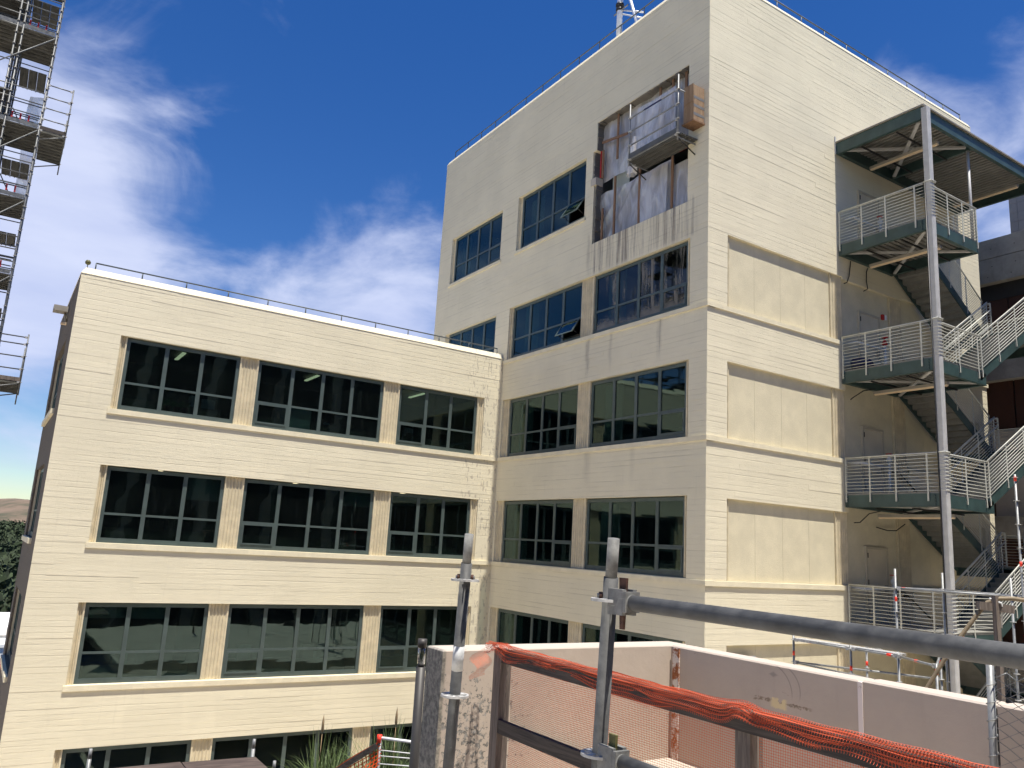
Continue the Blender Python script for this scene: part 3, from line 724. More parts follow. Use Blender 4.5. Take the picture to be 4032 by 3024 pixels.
# raw broken concrete round the opening
rb = MB(); rr = random.Random(9)
def rough(mb, y0, y1, z0, z1, x0, x1, n, ax):
    for k in range(n):
        a = z0+(z1-z0)*k/n; b = z0+(z1-z0)*(k+1)/n; j = rr.uniform(0, .05)
        if ax == 'y': mb.box((x0+rr.uniform(0, .03), y0-j, a), (x1, y1, b))
        else: mb.box((x0+rr.uniform(0, .03), a, y0-j), (x1, b, y1))
rough(rb, 5.47, 5.49, 11.5, 13.74, .02, .33, 14, 'y'); rough(rb, 5.47, 5.49, 15.13, 16.2, .02, .33, 8, 'y'); rough(rb, 5.64, 5.70, 14.06, 15.11, .05, .33, 10, 'y')
rough(rb, 16.21, 16.24, .9, 5.4, .01, .33, 30, 'z'); rough(rb, 11.50, 11.51, .9, 5.4, .01, .33, 30, 'z')
rb.build('broken_edge', 'raw_concrete_edge', tower)['kind'] = 'stuff'
B((-.03, 5.42, 13.76), (.3, 5.72, 14.04)).build('cut_block', 'pale_concrete', tower)

# ------------------------------------------------------------------ roof railings
def roof_rail(name, label, p, q, n, h, ends=True):
    p, q = Vector(p), Vector(q); t = thing(name, label, 'railing', tuple(p))
    T(p+Vector((0, 0, h)), q+Vector((0, 0, h)), .024).build('top_rail', 'roof_rail_paint', t)
    for k in range(n):
        c_ = p.lerp(q, k/(n-1)); T(c_, c_+Vector((0, 0, h)), .02, 6).build('post', 'roof_rail_paint', t)
    return t
roof_rail('roof_railing', 'thin dark pipe rail along the roof edge of the low wing', (-14.95, LB+.30, zr+.23), (-.15, LB+.30, zr+.23), 12, .24)
roof_rail('roof_railing', 'thin dark pipe rail on the tower roof above the shaded windowed side', (.28, .9, zt+.16), (.28, 17.2, zt+.16), 14, .58)
roof_rail('roof_railing', 'thin dark pipe rail on the tower roof above the sunny blank side', (.9, .22, zt+.17), (15.3, .22, zt+.17), 12, .40)
t = thing('roof_mast', 'white metal mast with clamp and diagonal struts on the tower roof', 'mast', (1.5, 6.25, zt-.1))
T((1.5, 6.25, zt-.1), (1.5, 6.25, 26), .115, 16).build('pole', 'mast_aluminium', t)
m_ = MB(); m_.lathe((1.5, 6.25, 22.0), [(.115, 0), (.16, .02), (.16, .10), (.125, .12), (.125, .20), (.17, .22), (.17, .32), (.115, .34)], 20); m_.build('clamp', 'dark_metal', t)
T((1.5, 6.6, 22.02), (1.5, 5.75, 22.02), .03).build('clamp_bolt', 'galvanised_tube', t)
T((1.5, 6.2, 22.05), (1.5, 4.85, 21.15), .035).build('strut', 'mast_aluminium', t)
T((1.6, 6.2, 21.9), (1.6, 4.95, 21.0), .03).build('strut', 'mast_aluminium', t)
T((1.5, 4.6, zt-.1), (1.5, 6.1, 23.6), .06, 10).build('brace', 'mast_aluminium', t)
T((1.65, 4.75, zt-.1), (1.65, 6.1, 23.2), .03, 8).build('brace', 'dark_metal', t)

# ------------------------------------------------------------------ opening: framing, sheeting, platform, box
t = thing('stud_framing', 'brown timber studs standing in front of plastic inside the tower opening', 'timber framing', (.2, 3, 11.5))
for y, z0, z1 in ((4.5, 14.45, 16.2), (4.57, 11.52, 13.8), (3.28, 11.52, 13.7), (1.72, 11.52, 13.6), (2.35, 14.0, 16.2), (1.75, 14.5, 16.2), (1.15, 14.3, 16.2), (5.22, 11.52, 12.8), (5.3, 14.0, 15.1)):
    B((.15, y-.045, z0), (.19, y+.045, z1)).build('stud', 'new_stud', t)
MB().bar((.15, 5.35, 15.42), (.15, 3.95, 15.2), .04, .09).build('cross_piece', 'new_stud', t)
MB().bar((.14, 2.2, 14.5), (.14, 2.1, 15.05), .09, .04, (0, 1, 0)).build('loose_board', 'new_stud', t)
B((.14, 5.38, 14.06), (.18, 5.42, 15.1)).build('red_edge_strip', 'red_paint', t)
B((.15, .87, 13.45), (.17, 1.5, 13.55)).build('red_edge_strip', 'red_paint', t)
def sheet(y0, y1, z0, z1, x, seed, amp=.05, sag=0.):
    r_ = random.Random(seed); fs = [(r_.uniform(.6, 2.2), r_.uniform(.5, 2), r_.uniform(0, 6.28), r_.uniform(.2, 1)) for _ in range(9)]
    def fn(a, b):
        y, z = y0+(y1-y0)*a, z0+(z1-z0)*b
        d = sum(k*math.sin(fy*y*1.7+fz*z*.9+ph+math.sin(y*2+ph)*.7) for fy, fz, ph, k in fs)/4
        d += .9*abs(math.sin(3.4*(y*.7+z*.6)+1.6*math.sin(1.1*z+y)))
        return (x + amp*d - sag*math.sin(math.pi*a)*math.sin(math.pi*b), y, z)
    return MB().grid(fn, 70, 60)
t = thing('plastic_sheeting', 'wrinkled translucent plastic sheets covering the tower opening', 'plastic sheet', (.26, 3, 11.5))
sheet(.88, 5.46, 13.9, 16.2, .27, 1, .055).build('upper_sheet', 'poly_sheeting', t)
sheet(1.75, 5.46, 11.52, 13.42, .25, 2, .06).build('lower_sheet', 'poly_sheeting', t)
sheet(.88, 1.76, 11.55, 13.15, .26, 3, .03).build('side_sheet', 'poly_sheeting', t)
sheet(1.9, 3.2, 11.55, 13.3, .08, 4, .05, .05).build('hanging_flap', 'poly_sheeting', t)
sheet(.95, 2.75, 13.85, 15.35, -.5, 5, .035).build('platform_sheet', 'poly_sheeting', t)
m_ = MB()
def bundle(a, b):
    ang = 2*math.pi*a; z = 14.5-1.35*b; rad = .07+.16*b**1.5*(1+.25*math.sin(5*ang))*(1-.55*max(0, b-.75)*4*.5)
    return (-.32+rad*math.cos(ang)*.8, 3.05+.1*b+rad*math.sin(ang), z)
m_.grid(bundle, 24, 14); m_.build('gathered_sheet', 'poly_sheeting', t)

def rosette(mb, c, r=.06, th=.009):
    mb.lathe(c, [(.024, -th/2), (r, -th/2), (r, th/2), (.024, th/2)], 12)
def standard(parent, x, y, z0, z1, r=.0242, mat='galvanised_tube', step=.5, zr0=None, n=8, lean=(0, 0)):
    o = T((x, y, z0), (x+lean[0], y+lean[1], z1), r, n).build('standard', mat, parent)
    z = zr0 if zr0 is not None else z0+.2
    while z < z1-.05:
        if z >= z0:
            f = (z-z0)/(z1-z0); m = MB(); rosette(m, (x+lean[0]*f, y+lean[1]*f, z)); m.build('rosette', 'rosette_zinc', o)
        z += step
    return o
def ledger(parent, p, q, r=.0242, mat='galvanised_tube', name='ledger', heads=True):
    o = T(p, q, r).build(name, mat, parent)
    if heads:
        p, q = Vector(p), Vector(q); d = (q-p).normalized()
        for c_, s_ in ((p, 1), (q, -1)): MB().bar(c_+d*.03*s_, c_+d*.11*s_, .055, .075).build('ledger_head', 'rosette_zinc', o)
    return o
def plank(parent, x0, x1, y0, y1, z, along='x', n=None, mat='steel_plank'):
    """steel scaffold planks with ribbed underside"""
    w = (y1-y0) if along == 'x' else (x1-x0); n = n or max(1, round(w/.30)); pw = w/n
    for k in range(n):
        m = MB()
        if along == 'x':
            a, b = y0+k*pw+.006, y0+(k+1)*pw-.006; m.box((x0, a, z-.012), (x1, b, z)); m.box((x0, a, z-.06), (x1, a+.012, z-.0125)); m.box((x0, b-.012, z-.06), (x1, b, z-.0125))
            m.box((x0, (a+b)/2-.02, z-.035), (x1, (a+b)/2+.02, z-.0125))
        else:
            a, b = x0+k*pw+.006, x0+(k+1)*pw-.006; m.box((a, y0, z-.012), (b, y1, z)); m.box((a, y0, z-.06), (a+.012, y1, z-.0125)); m.box((b-.012, y0, z-.06), (b, y1, z-.0125))
            m.box(((a+b)/2-.02, y0, z-.035), ((a+b)/2+.02, y1, z-.0125))
        m.build('plank', mat, parent)

XP = -.75
t = thing('hanging_scaffold', 'small scaffold balcony with steel planks projecting from the plastic-covered opening', 'scaffold', (XP, 1.7, 13.2))
for y in (2.80, .57):
    standard(t, XP, y, 13.2, 15.42, zr0=13.42)
    T((XP+.02, y, 13.3), (.15, y, 13.3), .024).build('bracket', 'galvanised_tube', t); T((XP+.02, y, 13.28), (.02, y, 12.95), .02).build('bracket_brace', 'dark_metal', t)
for z in (13.42, 13.92, 14.42, 14.92): ledger(t, (XP, .57, z), (XP, 2.80, z))
T((XP, .57, 14.92), (.1, .57, 14.92), .024).build('side_rail', 'galvanised_tube', t)
plank(t, XP+.03, .05, .45, 2.9, 13.42, 'y', 4, 'steel_plank'); B((XP-.045, .6, 13.43), (XP-.03, 2.78, 13.60)).build('toe_board', 'steel_plank', t)
T((XP-.001, 1.3, 14.92), (XP-.001, 2.1, 14.92), .026).build('teal_tape', 'blue_tarp', t)
t = thing('plywood_box', 'plywood box with grey stripes fixed beside the hanging scaffold', 'box', (-.23, .42, 13.8))
B((-.46, .20, 13.83), (-.002, .62, 15.02)).build('body', 'plywood', t)
B((-.475, .21, 14.45), (-.461, .61, 15.06)).build('cover_board', 'plywood', t)
for z in (14.0, 14.28, 14.56): MB().hexa([(-.46, .196, z), (-.002, .196, z+.0), (-.002, .199, z), (-.46, .199, z), (-.46, .196, z+.09), (-.002, .196, z+.09), (-.002, .199, z+.09), (-.46, .199, z+.09)]).build('stripe', 'grey_tape', t)
B((-.50, .16, 13.78), (-.002, .66, 13.829)).build('base_board', 'new_stud', t)

# ------------------------------------------------------------------ exterior stair
stair = thing('exterior_stair', 'green steel switchback stair with pale railings on the sunny side of the tower', 'staircase', (9.5, -1.6, -5.0))
XL, XR, YO = 6.30, 9.35, -3.08
G = 'stair_green_paint'
m_ = MB(); cx, cy, hw, bv = 6.37, -3.20, .105, .022
ring = [(-hw+bv, -hw), (hw-bv, -hw), (hw, -hw+bv), (hw, hw-bv), (hw-bv, hw), (-hw+bv, hw), (-hw, hw-bv), (-hw, -hw+bv)]
for k in range(8):
    a, b = ring[k], ring[(k+1) % 8]; m_.quad((cx+a[0], cy+a[1], -5), (cx+b[0], cy+b[1], -5), (cx+b[0], cy+b[1], 15.18), (cx+a[0], cy+a[1], 15.18))
m_.quad(*[(cx+a, cy+b, 15.18) for a, b in ring]); m_.build('column', 'galvanised_column', stair)
T((6.25, -3.12, -5), (6.25, -3.12, 12.6), .022, 6).build('drain_cable', 'black_conduit', stair)
T((9.42, -2.9, 11.45), (9.42, -2.9, 14.84), .05, 12).build('post', 'galvanised_column', stair)
def channel(p, q, h, mb=None, side=1):
    """steel channel beam: web with two flanges; top at z of p"""
    p, q = Vector(p), Vector(q); mb = mb or MB(); d = (q-p).normalized(); n = Vector((-d.y, d.x, 0))*side
    def slab(o0, o1, za, zb):
        mb.hexa([p+n*o0+Vector((0,0,za)), q+n*o0+Vector((0,0,za)), q+n*o1+Vector((0,0,za)), p+n*o1+Vector((0,0,za)), p+n*o0+Vector((0,0,zb)), q+n*o0+Vector((0,0,zb)), q+n*o1+Vector((0,0,zb)), p+n*o1+Vector((0,0,zb))])
    slab(0, .014, -h, 0); slab(.0142, .10, -.018, 0); slab(.0142, .10, -h, -h+.018); slab(-.02, -.0002, -h, -h+.016)
    return mb
def railing(parent, p, q, posts, h=1.17, nb=11, low=.24, bracket=None, mat='rail_paint', top_r=.022, name='railing', endpost=True):
    p, q = Vector(p), Vector(q); t = part(name, parent); Z = Vector((0, 0, 1))
    T(p+Z*h, q+Z*h, top_r, 8).build('top_rail', mat, t)
    for k in range(nb):
        z = Z*(.07+(h-.12)*k/(nb-1)); T(p+z, q+z, .0105, 6).build('bar', mat, t)
    for f in posts:
        c_ = p.lerp(q, f); d = (q-p); d.z = 0; d.normalize()
        MB().bar(c_-Z*low, c_+Z*(h-.005), .014, .05, d).build('post', mat, t)
        if bracket:
            n = Vector(bracket); MB().bar(c_-Z*low+n*.03, c_-Z*.02+n*.03, .09, .05, d).build('bracket', mat, t)
    return t
def strip_light(parent, x, y0, y1, z):
    l = part('strip_light', parent)
    B((x-.06, y1, z), (x+.06, y0, z+.09)).build('housing', 'fixture_metal', l)
    B((x-.045, y1+.02, z-.045), (x+.045, y0-.02, z-.001)).build('lens', 'strip_light_lens', l)
for i, z in enumerate(LZ[:4]):
    L = part('landing', stair)
    channel((XL, -.03, z), (XL, YO, z), .38, side=1).build('beam', G, L)
    channel((XL+.02, YO, z), (XR, YO, z), .38, side=1).build('beam', G, L)
    channel((XR, YO+.02, z), (XR, -.03, z), .38, side=1).build('beam', G, L)
    B((XL+.1, -.16, z-.38), (XR-.1, -.04, z)).build('wall_beam', G, L)
    B((XL+.02, YO+.02, z+.002), (XR-.02, -.05, z+.05)).build('deck', 'steel_deck', L)
    rb = MB()
    for k in range(14):
        y = -.3-k*.19; rb.box((XL+.12, y-.05, z-.05), (XR-.12, y+.05, z-.001))
    rb.build('deck_ribs', 'steel_deck', L)
    MB().bar((XL+.15, -.25, z-.30), (XR-.15, YO+.15, z-.30), .10, .06).build('cross_brace', 'galvanised_column', L)
    MB().bar((XL+.15, YO+.15, z-.36), (XR-.15, -.25, z-.36), .10, .05).build('cross_brace', 'galvanised_column', L)
    MB().bar((XL+.1, -1.0, z-.42), (XR-.1, -1.0, z-.42), .045, .045).build('strut_rail', 'black_conduit', L)
    MB().bar((XL+.1, -2.2, z-.42), (XR-.1, -2.2, z-.42), .045, .045).build('strut_rail', 'black_conduit', L)
    strip_light(L, 7.42, -.45, -2.9, z-.62)
    bl = MB()
    for k in range(4): bl.lathe((XL-.012, -.12, z-.32+k*.085), [(0, -.02), (.02, -.02), (.02, .02), (0, .02)], 6); bl.lathe((XL-.012, YO+.12, z-.32+k*.085), [(0, -.02), (.02, -.02), (.02, .02), (0, .02)], 6)
    bl.build('bolts', G, L)['kind'] = 'stuff'
    railing(stair, (XL-.02, -.06, z+.02), (XL-.02, YO+.02, z+.02), (0.008, .285, .57, .90), bracket=(1, 0, 0))
    if i == 0:
        railing(stair, (XL+.2, YO-.02, z+.02), (XR, YO-.02, z+.02), (.06, .37, .68, .985), bracket=(0, 1, 0)); railing(stair, (XR+.0, YO, z+.02), (XR+.0, -1.6, z+.02), (.02, .5, .98))
    else:
        railing(stair, (XL+.2, YO-.02, z+.02), (9.05, YO-.02, z+.02), (.06, .5, .94), bracket=(0, 1, 0))
    # sleeves where the bars pass round the column
    railing(stair, (XL-.03, YO-.24, z+.02), (XL+.22, YO-.24, z+.02), ()); railing(stair, (XL-.035, YO, z+.02), (XL-.035, YO-.24, z+.02), ())
def flight(parent, xt, zt_, xb, zb, y0, y1, n):
    """closed-riser pan flight from (xt, zt_) down or across to (xb, zb)"""
    F = part('stair_flight', parent); dx, dz = (xb-xt)/n, (zb-zt_)/n; s = 1 if xb > xt else -1
    for y in (y0, y1-.03):
        st = MB(); k = .34
        P = [(xt-s*.1, zt_+.06), (xb+s*.05, zb+.06-dz*.0+.0), (xb+s*.05, zb+.06-k), (xt-s*.1, zt_+.06-k)]
        st.hexa([(P[3][0], y, P[3][1]), (P[2][0], y, P[2][1]), (P[2][0], y+.03, P[2][1]), (P[3][0], y+.03, P[3][1]), (P[0][0], y, P[0][1]), (P[1][0], y, P[1][1]), (P[1][0], y+.03, P[1][1]), (P[0][0], y+.03, P[0][1])]); st.build('stringer', G, F)
    for i in range(n):
        a, b = xt+dx*i, xt+dx*(i+1); z = zt_+dz*(i+1)
        m = MB(); m.box((a, y0+.031, z-.045), (b+s*.02, y1-.031, z)); m.box((a-s*.012, y0+.031, z+.0005), (a, y1-.031, z-dz-.046)); m.build('tread', 'steel_deck', F)
    return F
XI = 12.65
for i in range(4):
    zt_, zb = LZ[i], LZ[i+1]; zi = (zt_+zb)/2; n = 12
    flight(stair, XR, zt_, XI, zi, -1.52, -.10, n)
    if i < 4:
        F = flight(stair, XI, zi, 9.05, zb, -3.08, -1.60, n)
        # rails of the two flights
        railing(stair, (XR+.1, -1.50, zt_+.05), (XI, -1.50, zi+.1), (.02, .33, .66, .98), mat='rail_paint', bracket=(0, .5, 0))
        railing(stair, (9.05, -3.10, zb+.05), (XI, -3.10, zi+.05), (.02, .34, .67, .98), bracket=(0, 1, 0))
        rl = railing(stair, (9.15, -1.66, zb+.05), (XI, -1.66, zi+.05), (.04, .34, .66, .98), bracket=None)
        T((9.2, -1.76, zb+.90), (XI, -1.76, zi+.90), .02).build('handrail', 'rail_paint', rl)
        I = part('mid_landing', stair)
        channel((XI, YO, zi), (XI, -.05, zi), .34, side=-1).build('beam', G, I); channel((XI+.02, YO, zi), (15.3, YO, zi), .34, side=1).build('beam', G, I); channel((15.3, YO, zi), (15.3, -.05, zi), .34).build('beam', G, I)
        B((XI+.02, YO+.02, zi+.002), (15.28, -.05, zi+.045)).build('deck', 'steel_deck', I)
        railing(stair, (XI+.1, YO-.02, zi+.02), (15.3, YO-.02, zi+.02), (0, .33, .66, 1)); railing(stair, (15.3, YO, zi+.02), (15.3, -.15, zi+.02), (.0, .33, .66, 1)); railing(stair, (XI+.1, -1.5, zi+.02), (XI+.1, -1.72, zi+.02), (0, 1))
T((15.3, -3.2, -5), (15.3, -3.2, 10), .1, 12).build('column', 'galvanised_column', stair)
K = part('canopy', stair); zc = 15.25; XC = 14.2
channel((XL, -.03, zc), (XL, YO-.05, zc), .42).build('beam', G, K); channel((XL+.02, YO-.05, zc), (XC, YO-.05, zc), .42).build('beam', G, K); channel((XC, YO-.03, zc), (XC, -.03, zc), .42).build('beam', G, K)
B((XL+.12, -.16, zc-.42), (XC-.1, -.03, zc)).build('wall_beam', G, K); B((9.42, YO+.08, zc-.40), (9.52, -.17, zc-.06)).build('joist', G, K)
B((XL-.05, YO-.12, zc+.002), (XC+.06, -.02, zc+.05)).build('roof_sheet', 'fixture_metal', K)
x = XL+.2
while x < XC-.15:
    B((x, YO+.06, zc-.055), (x+.09, -.17, zc-.001)).build('deck_rib', 'steel_deck', K); x += .20
MB().bar((XL+.2, -.3, zc-.30), (9.35, YO+.2, zc-.30), .11, .07).build('cross_brace', 'galvanised_column', K); MB().bar((XL+.2, YO+.2, zc-.38), (9.35, -.3, zc-.38), .11, .06).build('cross_brace', 'galvanised_column', K)
for y in (-.95, -2.2): MB().bar((XL+.1, y, zc-.47), (9.4, y, zc-.47), .045, .045).build('strut_rail', 'black_conduit', K)
strip_light(K, 7.79, -.35, -2.8, zc-.64); strip_light(K, 12.86, -.55, -2.9, zc-.64)
B((XL-.07, -.03, zc-.42), (XL-.003, .02, zc+.25)).build('flashing', 'galvanised_column', K)
# fittings on the landings
def standpipe(label, z, head):
    t = thing('standpipe', label, 'standpipe', (8.35, -.3, z+.05), 'standpipes on the stair landings')
    T((8.35, -.3, z+.05), (8.35, -.3, z+1.25), .045, 10).build('riser', 'pipe_white', t); T((8.35, -.3, z+1.08), (6.75, -.3, z+1.08), .04, 10).build('branch', 'pipe_white', t); T((6.75, -.3, z+1.08), (6.75, .2, z+1.08), .04, 10).build('branch', 'pipe_white', t)
    m = MB(); m.lathe((8.35, -.3, z+1.25), [(.05, 0), (.09, .03), (.09, .12), (.05, .16), (.03, .2), (.03, .28), (0, .28)], 12); m.build('valve_body', head, t)
    m = MB(); m.lathe((8.35, -.3, z+1.52), [(.07, 0), (.11, .008), (.11, .03), (.07, .035)], 14); m.bar((8.25, -.3, z+1.535), (8.45, -.3, z+1.535), .02, .015); m.build('hand_wheel', 'red_paint', t)
standpipe('white standpipe on the top stair landing under the canopy', LZ[0], 'pipe_white'); standpipe('standpipe with red valve body on the second landing from the top', LZ[1], 'red_paint'); standpipe('white standpipe with small red wheel on the third landing from the top', LZ[2], 'pipe_white'); standpipe('white standpipe on the lowest visible landing behind pale railings', LZ[3], 'pipe_white')
t = thing('fire_alarm', 'red and white fire alarm box on the wall beside the upper door', 'alarm box', (9.0, .2, 9.45))
B((8.86, .05, 9.38), (8.97, .124, 9.56)).build('red_body', 'red_paint', t); B((8.972, .04, 9.38), (9.08, .124, 9.56)).build('white_strobe', 'white_paint', t)
def bag(name, label, cat, c, sx, sy, sz, mat, seed):
    r_ = random.Random(seed); m = MB()
    def fn(a, b):
        th, ph = 2*math.pi*a, math.pi*(b-.5); k = 1+.13*math.sin(3*th+seed)*math.cos(2*ph)+.1*math.sin(5*th+2*ph)
        return (c[0]+sx*k*math.cos(th)*math.cos(ph)**.7 if math.cos(ph) > 0 else c[0], c[1]+sy*k*math.sin(th)*max(0, math.cos(ph))**.7, c[2]+sz*(math.sin(ph)*.5+.5))
    m.grid(fn, 18, 10); return tag(m.build(name, mat), label, cat)
bag('tarp_bundle', 'crumpled dark blue tarp on the second stair landing', 'tarp', (6.95, -.35, LZ[1]+.052), .5, .3, .5, 'blue_tarp', 2)
bag('hose_bundle', 'dark red bundle lying on the top stair landing behind railings', 'hose', (7.1, -2.2, LZ[0]+.052), .3, .35, .16, 'rusty_bolt', 5)
def cable(label, pts): return tag(MB().path(pts, .018, 6).build('cable', 'black_conduit'), label, 'cable')
cable('black cable looping down the wall below the top landing', [(6.95, -.03, 11.05), (6.86, -.05, 10.75), (6.80, -.05, 10.45), (6.7, -.03, 10.22), (6.55, -.02, 10.15)])
cable('black cable hanging right of the strip light below the top landing', [(7.95, -.03, 11.05), (7.80, -.06, 10.85), (7.78, -.06, 10.5), (7.86, -.05, 10.25), (7.66, -.02, 10.13)])
cable('black conduit bent under the second landing from the top', [(6.7, -.05, 6.15), (6.85, -.06, 6.25), (7.2, -.2, 6.5), (7.5, -.4, 6.58)])
cable('black conduit bent under the third landing from the top', [(6.7, -.05, 2.12), (7.0, -.06, 2.15), (7.3, -.2, 2.45), (7.6, -.4, 2.55)])
cable('long black conduit under the third landing drooping towards the stair', [(7.9, -.05, 2.05), (8.5, -.06, 1.98), (9.0, -.06, 2.0), (9.5, -.08, 2.25)])
for i, zz in ((2, LZ[2]), (3, LZ[3])):
    t = thing('wall_handrail', ('dark handrail on the wall behind the third landing' if i == 2 else 'dark handrail on the wall behind the lowest landing'), 'handrail', (9.2, .1, zz))
    MB().path([(8.95, -.03, zz+1.0), (9.4, -.03, zz+1.0), (11.0, -.03, zz+.1)], .022, 6).build('rail', 'dark_metal', t); B((9.5, -.03, zz+.85), (9.54, .06, zz+.9)).build('bracket', 'dark_metal', t)

# ------------------------------------------------------------------ concrete building beyond, right
nb = thing('concrete_building', 'grey concrete office block with brown window bands behind the stair', 'building', (22, -8, -9.5))
XD, Y0, Y1 = 18.0, -16.0, 9.0
for z0, z1 in ((13.05, 14.12), (14.15, 15.0), (8.75, 9.65), (2.2, 3.1), (-3.5, -2.2)):
    B((XD, Y0, z0), (XD+.5, Y1, z1)).build('spandrel', 'grey_concrete', nb)
B((XD+.05, Y0, 14.12), (XD+.4, Y1, 14.15)).build('joint', 'dark_metal', nb)
B((XD+.5, Y0, -9.5), (XD+14, Y1, 14.9)).build('core', 'dark_metal', nb)
for z0, z1 in ((9.65, 12.35), (3.1, 8.75), (-2.2, 2.2)):
    y = Y0
    while y < Y1-.1:
        B((XD+.42, y+.03, z0), (XD+.47, min(Y1, y+1.25)-.03, z1)).build('panel', 'brown_panel', nb); y += 1.25
B((XD+.38, Y0, 12.35), (XD+.47, Y1, 13.05)).build('louver_band', 'dark_metal', nb)
B((XD+.3, -1.2, 2.2), (XD+.41, 1.2, 6.7)).build('pale_pier', 'pale_concrete', nb)
for z, y0 in ((12.55, -1.1), (8.35, -1.0)):
    for k in range(9):
        y = y0 - k*1.5; m = MB(); m.hexa([(XD-.5, y-1.2, z), (XD-.5, y, z), (XD+.35, y, z+.18), (XD+.35, y-1.2, z+.18), (XD-.5, y-1.2, z+.04), (XD-.5, y, z+.04), (XD+.35, y, z+.22), (XD+.35, y-1.2, z+.22)]); m.build('sunshade', 'louver_metal', nb)
        B((XD-.35, y-1.1, z-.14), (XD-.25, y-.1, z-.02)).build('sunshade_rail', 'louver_metal', nb)
for k in range(26):
    for z in (14.55, 13.75, 13.3):
        y = Y1-.8-k*.95
        m = MB(); m.tube((XD-.004, y+(.2 if z < 13.5 else 0), z), (XD+.01, y+(.2 if z < 13.5 else 0), z), .022, 8); m.build('tie_hole', 'dark_metal', nb)
ph = part('penthouse', nb); B((XD+3.06, -14, 14.9), (XD+10, 1.1, 17.9)).build('core', 'grey_concrete', ph)
ty = -6.0
while ty < 1.05:
    tz = 14.95
    while tz < 17.9:
        B((XD+3.0, ty+.006, tz+.006), (XD+3.058, min(ty+.45, 1.1)-.006, min(tz+.45, 17.95)-.006)).build('tile', 'taupe_tile', ph); tz += .45
    ty += .45
T((XD+3.3, .1, 17.95), (XD+3.3, .1, 19.0), .03).build('vent_pipe', 'galvanised_tube', ph)

ob = thing('opposite_building', 'dark shaded building mirrored in the panes of the wing windows', 'building', (-10, -37, -9.5))
B((-55, -44, -9.5), (30, -34, 17)).build('wall', 'dark_brick', ob)
for k in range(15):
    B((-54+k*5.8, -34, -9.5), (-53.1+k*5.8, -33.7, 16.5)).build('pier', 'grey_concrete', ob)
    for z in (-.5, 3.6, 7.7, 11.8): B((-52.4+k*5.8, -33.99, z), (-49.2+k*5.8, -33.94, z+2.2)).build('window', 'dark_metal', ob)
gb = MB(); gb.hexa([(-8, -34.6, 17), (0, -34.6, 17), (0, -34.1, 17), (-8, -34.1, 17), (-5, -34.6, 21), (-3, -34.6, 21), (-3, -34.1, 21), (-5, -34.1, 21)]); gb.build('gable', 'pale_concrete', ob)

# ------------------------------------------------------------------ tall scaffold, far left
galv('scaffold_steel', (.125, .128, .128), .45, .3, .3, 8)
t = thing('scaffold_tower', 'tall tube scaffold with steel plank levels rising at the left edge', 'scaffold', (-18.5, 20.5, -9.5))
XS = (-17.2, -18.35, -18.55, -20.4); YS = (19.0, 20.35, 22.0)
for x in XS:
    for y in YS: standard(t, x, y, -9.5, 24.5, zr0=4.0, r=.034, mat='scaffold_steel')
lev = (6.7, 9.75, 12.8, 15.78, 19.8, 22.9)
for z in lev:
    plank(t, -20.4, -17.24, 19.05, 21.5, z, 'x', 8); plank(t, -18.25, -17.3, 20.2, 22.0, z-1.1, 'y', 3); plank(t, -20.4, -18.45, 19.6, 22.0, z+1.55, 'x', 8)
    for k in range(9): T((-20.4, 20.7+.14*k, z+.25+.17*k), (-18.4, 20.7+.14*k, z+.25+.17*k), .035, 6).build('stair_tread', 'steel_plank', t)
    MB().bar((-18.42, 20.6, z+.1), (-18.42, 22.0, z+1.6), .05, .2).build('stair_stringer', 'steel_plank', t)
    B((-20.4, 18.985, z+.005), (-17.25, 19.0, z+.16)).build('toe_board', 'scaffold_steel', t)
    for y in YS:
        for dz in (-.03, .5, 1.0, 1.5): ledger(t, (-20.4, y, z+dz), (-17.2, y, z+dz), mat='scaffold_steel', heads=(dz == 0))
    for x in XS[:2]: ledger(t, (x, 19.0, z-.03), (x, 22.0, z-.03), mat='scaffold_steel', heads=False)
    for y in (20.3, 21.2): ledger(t, (-20.4, y, z+.9), (-17.3, y, z+.9), mat='scaffold_steel', heads=False)
    T((-17.24, 18.96, z-.1), (-20.3, 18.96, z-3.1), .024).build('diagonal_brace', 'scaffold_steel', t); T((-18.3, 22.03, z+1.9), (-17.4, 22.03, z+.3), .022).build('diagonal_brace', 'steel_plank', t)
    for k in range(3): B((-18.2+k*.28, 19.3, z+.3), (-18.14+k*.28, 19.36, z+.55)).build('red_clip', 'red_paint', t)
for z, h in ((15.75, 2.05), (5.72, 1.85)):
    for y in (19.0, 22.0): standard(t, -16.28, y, z-.5, z+h, zr0=z, mat='scaffold_steel')
    if z < 6: plank(t, -20.4, -16.3, 19.05, 22.0, z, 'x', 9)
    else: plank(t, -17.15, -16.3, 19.05, 22.0, z, 'x', 9)
    x0 = -17.2 if z > 6 else -20.4
    for dz in (.0, .48, .96, 1.44, 1.95 if z > 6 else 1.72):
        ledger(t, (x0, 19.0, z+dz), (-16.28, 19.0, z+dz), mat='scaffold_steel', heads=True); ledger(t, (-16.28, 19.0, z+dz), (-16.28, 22.0, z+dz), mat='scaffold_steel', heads=False) if dz < .1 else None
    for y in (19.0, 22.0): T((-16.28, y, z-.05), (x0 if z > 6 else -17.6, y, z-.42), .024).build('bracket', 'scaffold_steel', t)
    B((x0, 18.97, z+.02), (-16.3, 18.99, z+.17)).build('toe_board', 'weathered_post' if z < 6 else 'dark_timber', t)
m_ = MB(); m_.grid(lambda a, b: (-17.75+.5*a+.06*math.sin(6*b), 21.9+.1*math.sin(8*b+3*a), 13.2+5.2*b), 6, 30); m_.build('debris_sheet', 'poly_sheeting', t)

